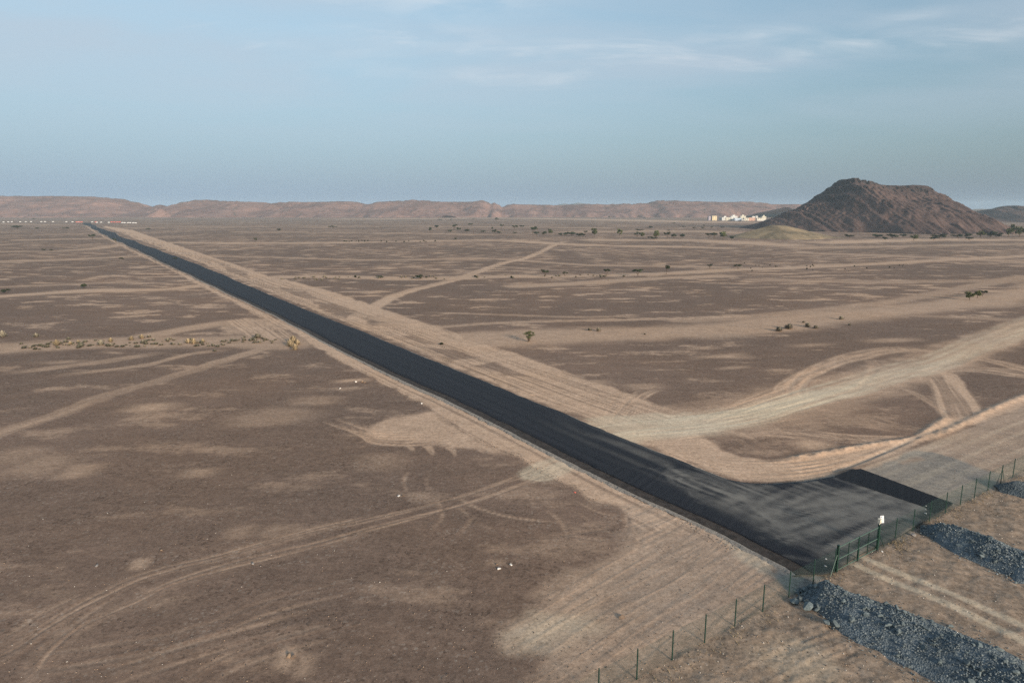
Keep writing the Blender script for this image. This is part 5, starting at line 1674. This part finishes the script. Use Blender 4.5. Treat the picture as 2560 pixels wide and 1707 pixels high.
for i, (a, b, yt, yb, cm, lb) in enumerate(VIL):
    x0, x1, y0, y1 = ZX + a * ZS, ZX + b * ZS, ZY + yt * ZS, ZY + yb * ZS
    Y = 1790 - (yb - 540) * 0.8
    X0, X1 = at_dist(x0, 545, Y)[0], at_dist(x1, 545, Y)[0]
    zt = at_dist(x0, y0, Y)[2]
    zb = min(0.0, at_dist(x0, y1, Y)[2])
    w, dpt = X1 - X0, random.uniform(8, 12)
    hroot = empty('house', (X0, Y, 0)); tag(hroot, lb, 'house', 'houses of the village by the dark hill')
    h = zt
    MB().box(0, w, 0, dpt, -0.3, h - 0.5).build('wall', HM[cm], hroot)
    MB().box(-0.15, w + 0.15, -0.15, dpt + .15, h - 0.5, h - 0.3).box(-0.15, w + 0.15, -0.15, 0.12, h - 0.3, h + 0.3).box(-0.15, w + .15, dpt - .12, dpt + .15, h - .3, h + .3).box(-.15, .12, .12, dpt - .12, h - .3, h + .3).box(w - .12, w + .15, .12, dpt - .12, h - .3, h + .3).build('roof', HM[cm], hroot)
    st_n = 2 if h > 6.5 else 1
    nw = max(2, int(w / 4.2))
    for s_ in range(st_n):
        zc = (s_ + 0.5) * (h - 0.6) / st_n + 0.3
        for k in range(nw):
            xc = w * (k + 0.5) / nw
            MB().box(xc - .7, xc + .7, -0.06, 0.06, zc - .75, zc + .75).box(xc - .85, xc + .85, -0.1, 0.02, zc - .92, zc - .78).build('window', M['window'], hroot)
    MB().box(w * .5 - .6, w * .5 + .6, -0.07, .05, -.1, 2.0).build('door', M['wood_pole'], hroot)
    if lb.startswith('tallest') or 'tower room' in lb or i in (7, 14):
        tw = w * .35
        MB().box(w * .3, w * .3 + tw, 1.5, 6, h - .3, h + 3.0).box(w * .3 - .15, w * .3 + tw + .15, 1.35, 6.15, h + 3.0, h + 3.4).build('roof_room', HM[cm], hroot)
wl_ = empty('boundary_wall', (at_dist(1893, 550, 1765)[0], 1765, 0)); tag(wl_, 'low white boundary wall before the cream houses of the village', 'wall')
W0 = at_dist(1917, 550, 1765)[0] - at_dist(1893, 550, 1765)[0]
MB().box(0, W0, 0, .3, -.3, 2.2).box(-.1, W0 + .1, -.1, .4, 2.2, 2.4).build('wall', HM['white'], wl_)

# barrier blocks across the far end of the road
bz = [(-0.55, 0), (0.55, 0), (0.55, 0.25), (0.26, 0.55), (0.18, 1.45), (-0.18, 1.45), (-0.26, 0.55), (-0.55, 0.25)]
bv = [(x, yy, z) for x in (-2.1, 2.1) for (yy, z) in bz]
nb = len(bz)
bf = [tuple(reversed(range(nb))), tuple(range(nb, 2 * nb))] + [(i, (i + 1) % nb, nb + (i + 1) % nb, nb + i) for i in range(nb)]
bar_me = mesh('barrier', bv, bf, M['white_paint']); bar_red = mesh('barrier', bv, bf, M['red_plastic'])
for i, (zx, zy) in enumerate([(60, 172), (140, 170), (200, 168), (340, 167), (435, 166), (520, 166), (695, 166), (757, 166), (893, 166), (1115, 168), (1220, 168), (1315, 170), (1550, 172), (1630, 178), (1700, 176), (1830, 178), (2057, 182), (2095, 184), (2150, 184), (2190, 184), (2240, 186), (2282, 187)]):
    px, py = zx * .1488, 530 + zy * .1488 + 0.4
    x, y = g(px, py)
    o = link('barrier', bar_me, None, (x, y, 0), (0, 0, 0.03), (1.0, 1, 0.95))
    if zx < 1400: tag(o, 'white barrier block, %s from the left in the line left of the far road end' % ORD[i], 'barrier', 'white barrier blocks left of the road end')
    elif zx == 1550: tag(o, 'white barrier block closing the far end of the road', 'barrier')
    elif zx < 1900: tag(o, 'white barrier block, %s right of the far road end' % ORD[[1630, 1700, 1830].index(zx)], 'barrier', 'white barrier blocks just right of the road end')
    else: tag(o, 'white barrier block, %s from the left in the cluster right of the red barriers' % ORD[i - 16], 'barrier', 'white barrier blocks in the right cluster')
for i, px in enumerate((192, 198, 204, 240, 279, 286, 293, 299)):
    x, y = g(px, 556)
    tag(link('barrier', bar_red, None, (x, y, 0), (0, 0, 0.03), (1.1, 1, 1.0)), ('red barrier block, %s from the left beside the far road end' % ORD[i] if px < 250 else 'red barrier block, %s from the left among those right of the road end' % ORD[i - 4]), 'barrier', 'red barrier blocks by the road end' if px < 250 else 'red barrier blocks right of the road end')

# utility poles
up = MB().tube((0, 0, -.5), (0, 0, 10.6), .17, 8, .12)
ua = MB().box(-1.3, 1.3, -.09, .09, 9.7, 9.9)
ui = MB()
for x in (-1.15, 0, 1.15): ui.tube((x, 0, 9.9), (x, 0, 10.25), .08, 6, .05)
pm, am, im_ = mesh('pole', up.v, up.f, M['wood_pole']), mesh('crossarm', ua.v, ua.f, M['wood_pole']), mesh('insulators', ui.v, ui.f, M['grey_stone'])
for i, (px, py) in enumerate([(120, 556), (276, 556), (432, 556.5), (568, 555.8), (700, 555.8), (826, 555.5), (950, 555.5), (1073, 555.5), (1191, 555.3), (1307, 553), (1416, 555), (1519, 553), (1619, 551)]):
    x, y = g(px, py)
    u_ = empty('utility_pole', (x, y, 0), 1.4); tag(u_, 'thin utility pole, %s from the left in the line before the far ridge' % ORD[i], 'utility pole', 'utility poles before the ridge')
    link('pole', pm, u_); link('crossarm', am, u_); link('insulators', im_, u_)

# white tower in the gap right of the hill
Xt, Yt, zt = at_dist(2423.7, 529.5, 1500)
tw = empty('white_tower', (Xt, Yt, 0)); tag(tw, 'slim white tower in the gap right of the big dark hill', 'tower')
MB().tube((0, 0, 0), (0, 0, zt - 4), 1.3, 12, 1.0).build('shaft', M['white_paint'], tw)
MB().tube((0, 0, zt - 4), (0, 0, zt - 3.4), 1.7, 12).tube((0, 0, zt - 3.4), (0, 0, zt - 1), .9, 12, .8).build('gallery', M['white_paint'], tw)
MB().tube((0, 0, zt - 1), (0, 0, zt), .9, 10, .05).build('cap', M['white_paint'], tw)

# ------------------------------------------------------------------ air
hz = MB().box(-7300, 7300, -7300, 7300, -4, 106)
hm = bpy.data.materials.new('haze'); hm.use_nodes = True
H_ = Nodes(hm.node_tree)
pv = H_.add('ShaderNodeVolumePrincipled')
pv.inputs['Color'].default_value = (0.65, 0.83, 0.95, 1)
pv.inputs['Density'].default_value = HAZE_DENSITY
ho = H_.add('ShaderNodeOutputMaterial')
H_.t.links.new(pv.outputs[0], ho.inputs['Volume'])
hz_o = hz.build('haze', hm)
tag(hz_o, 'thin blue haze over the plain', kind='stuff')
print('scene built', sum(len(o.data.polygons) for o in scene.objects if o.type == 'MESH'))
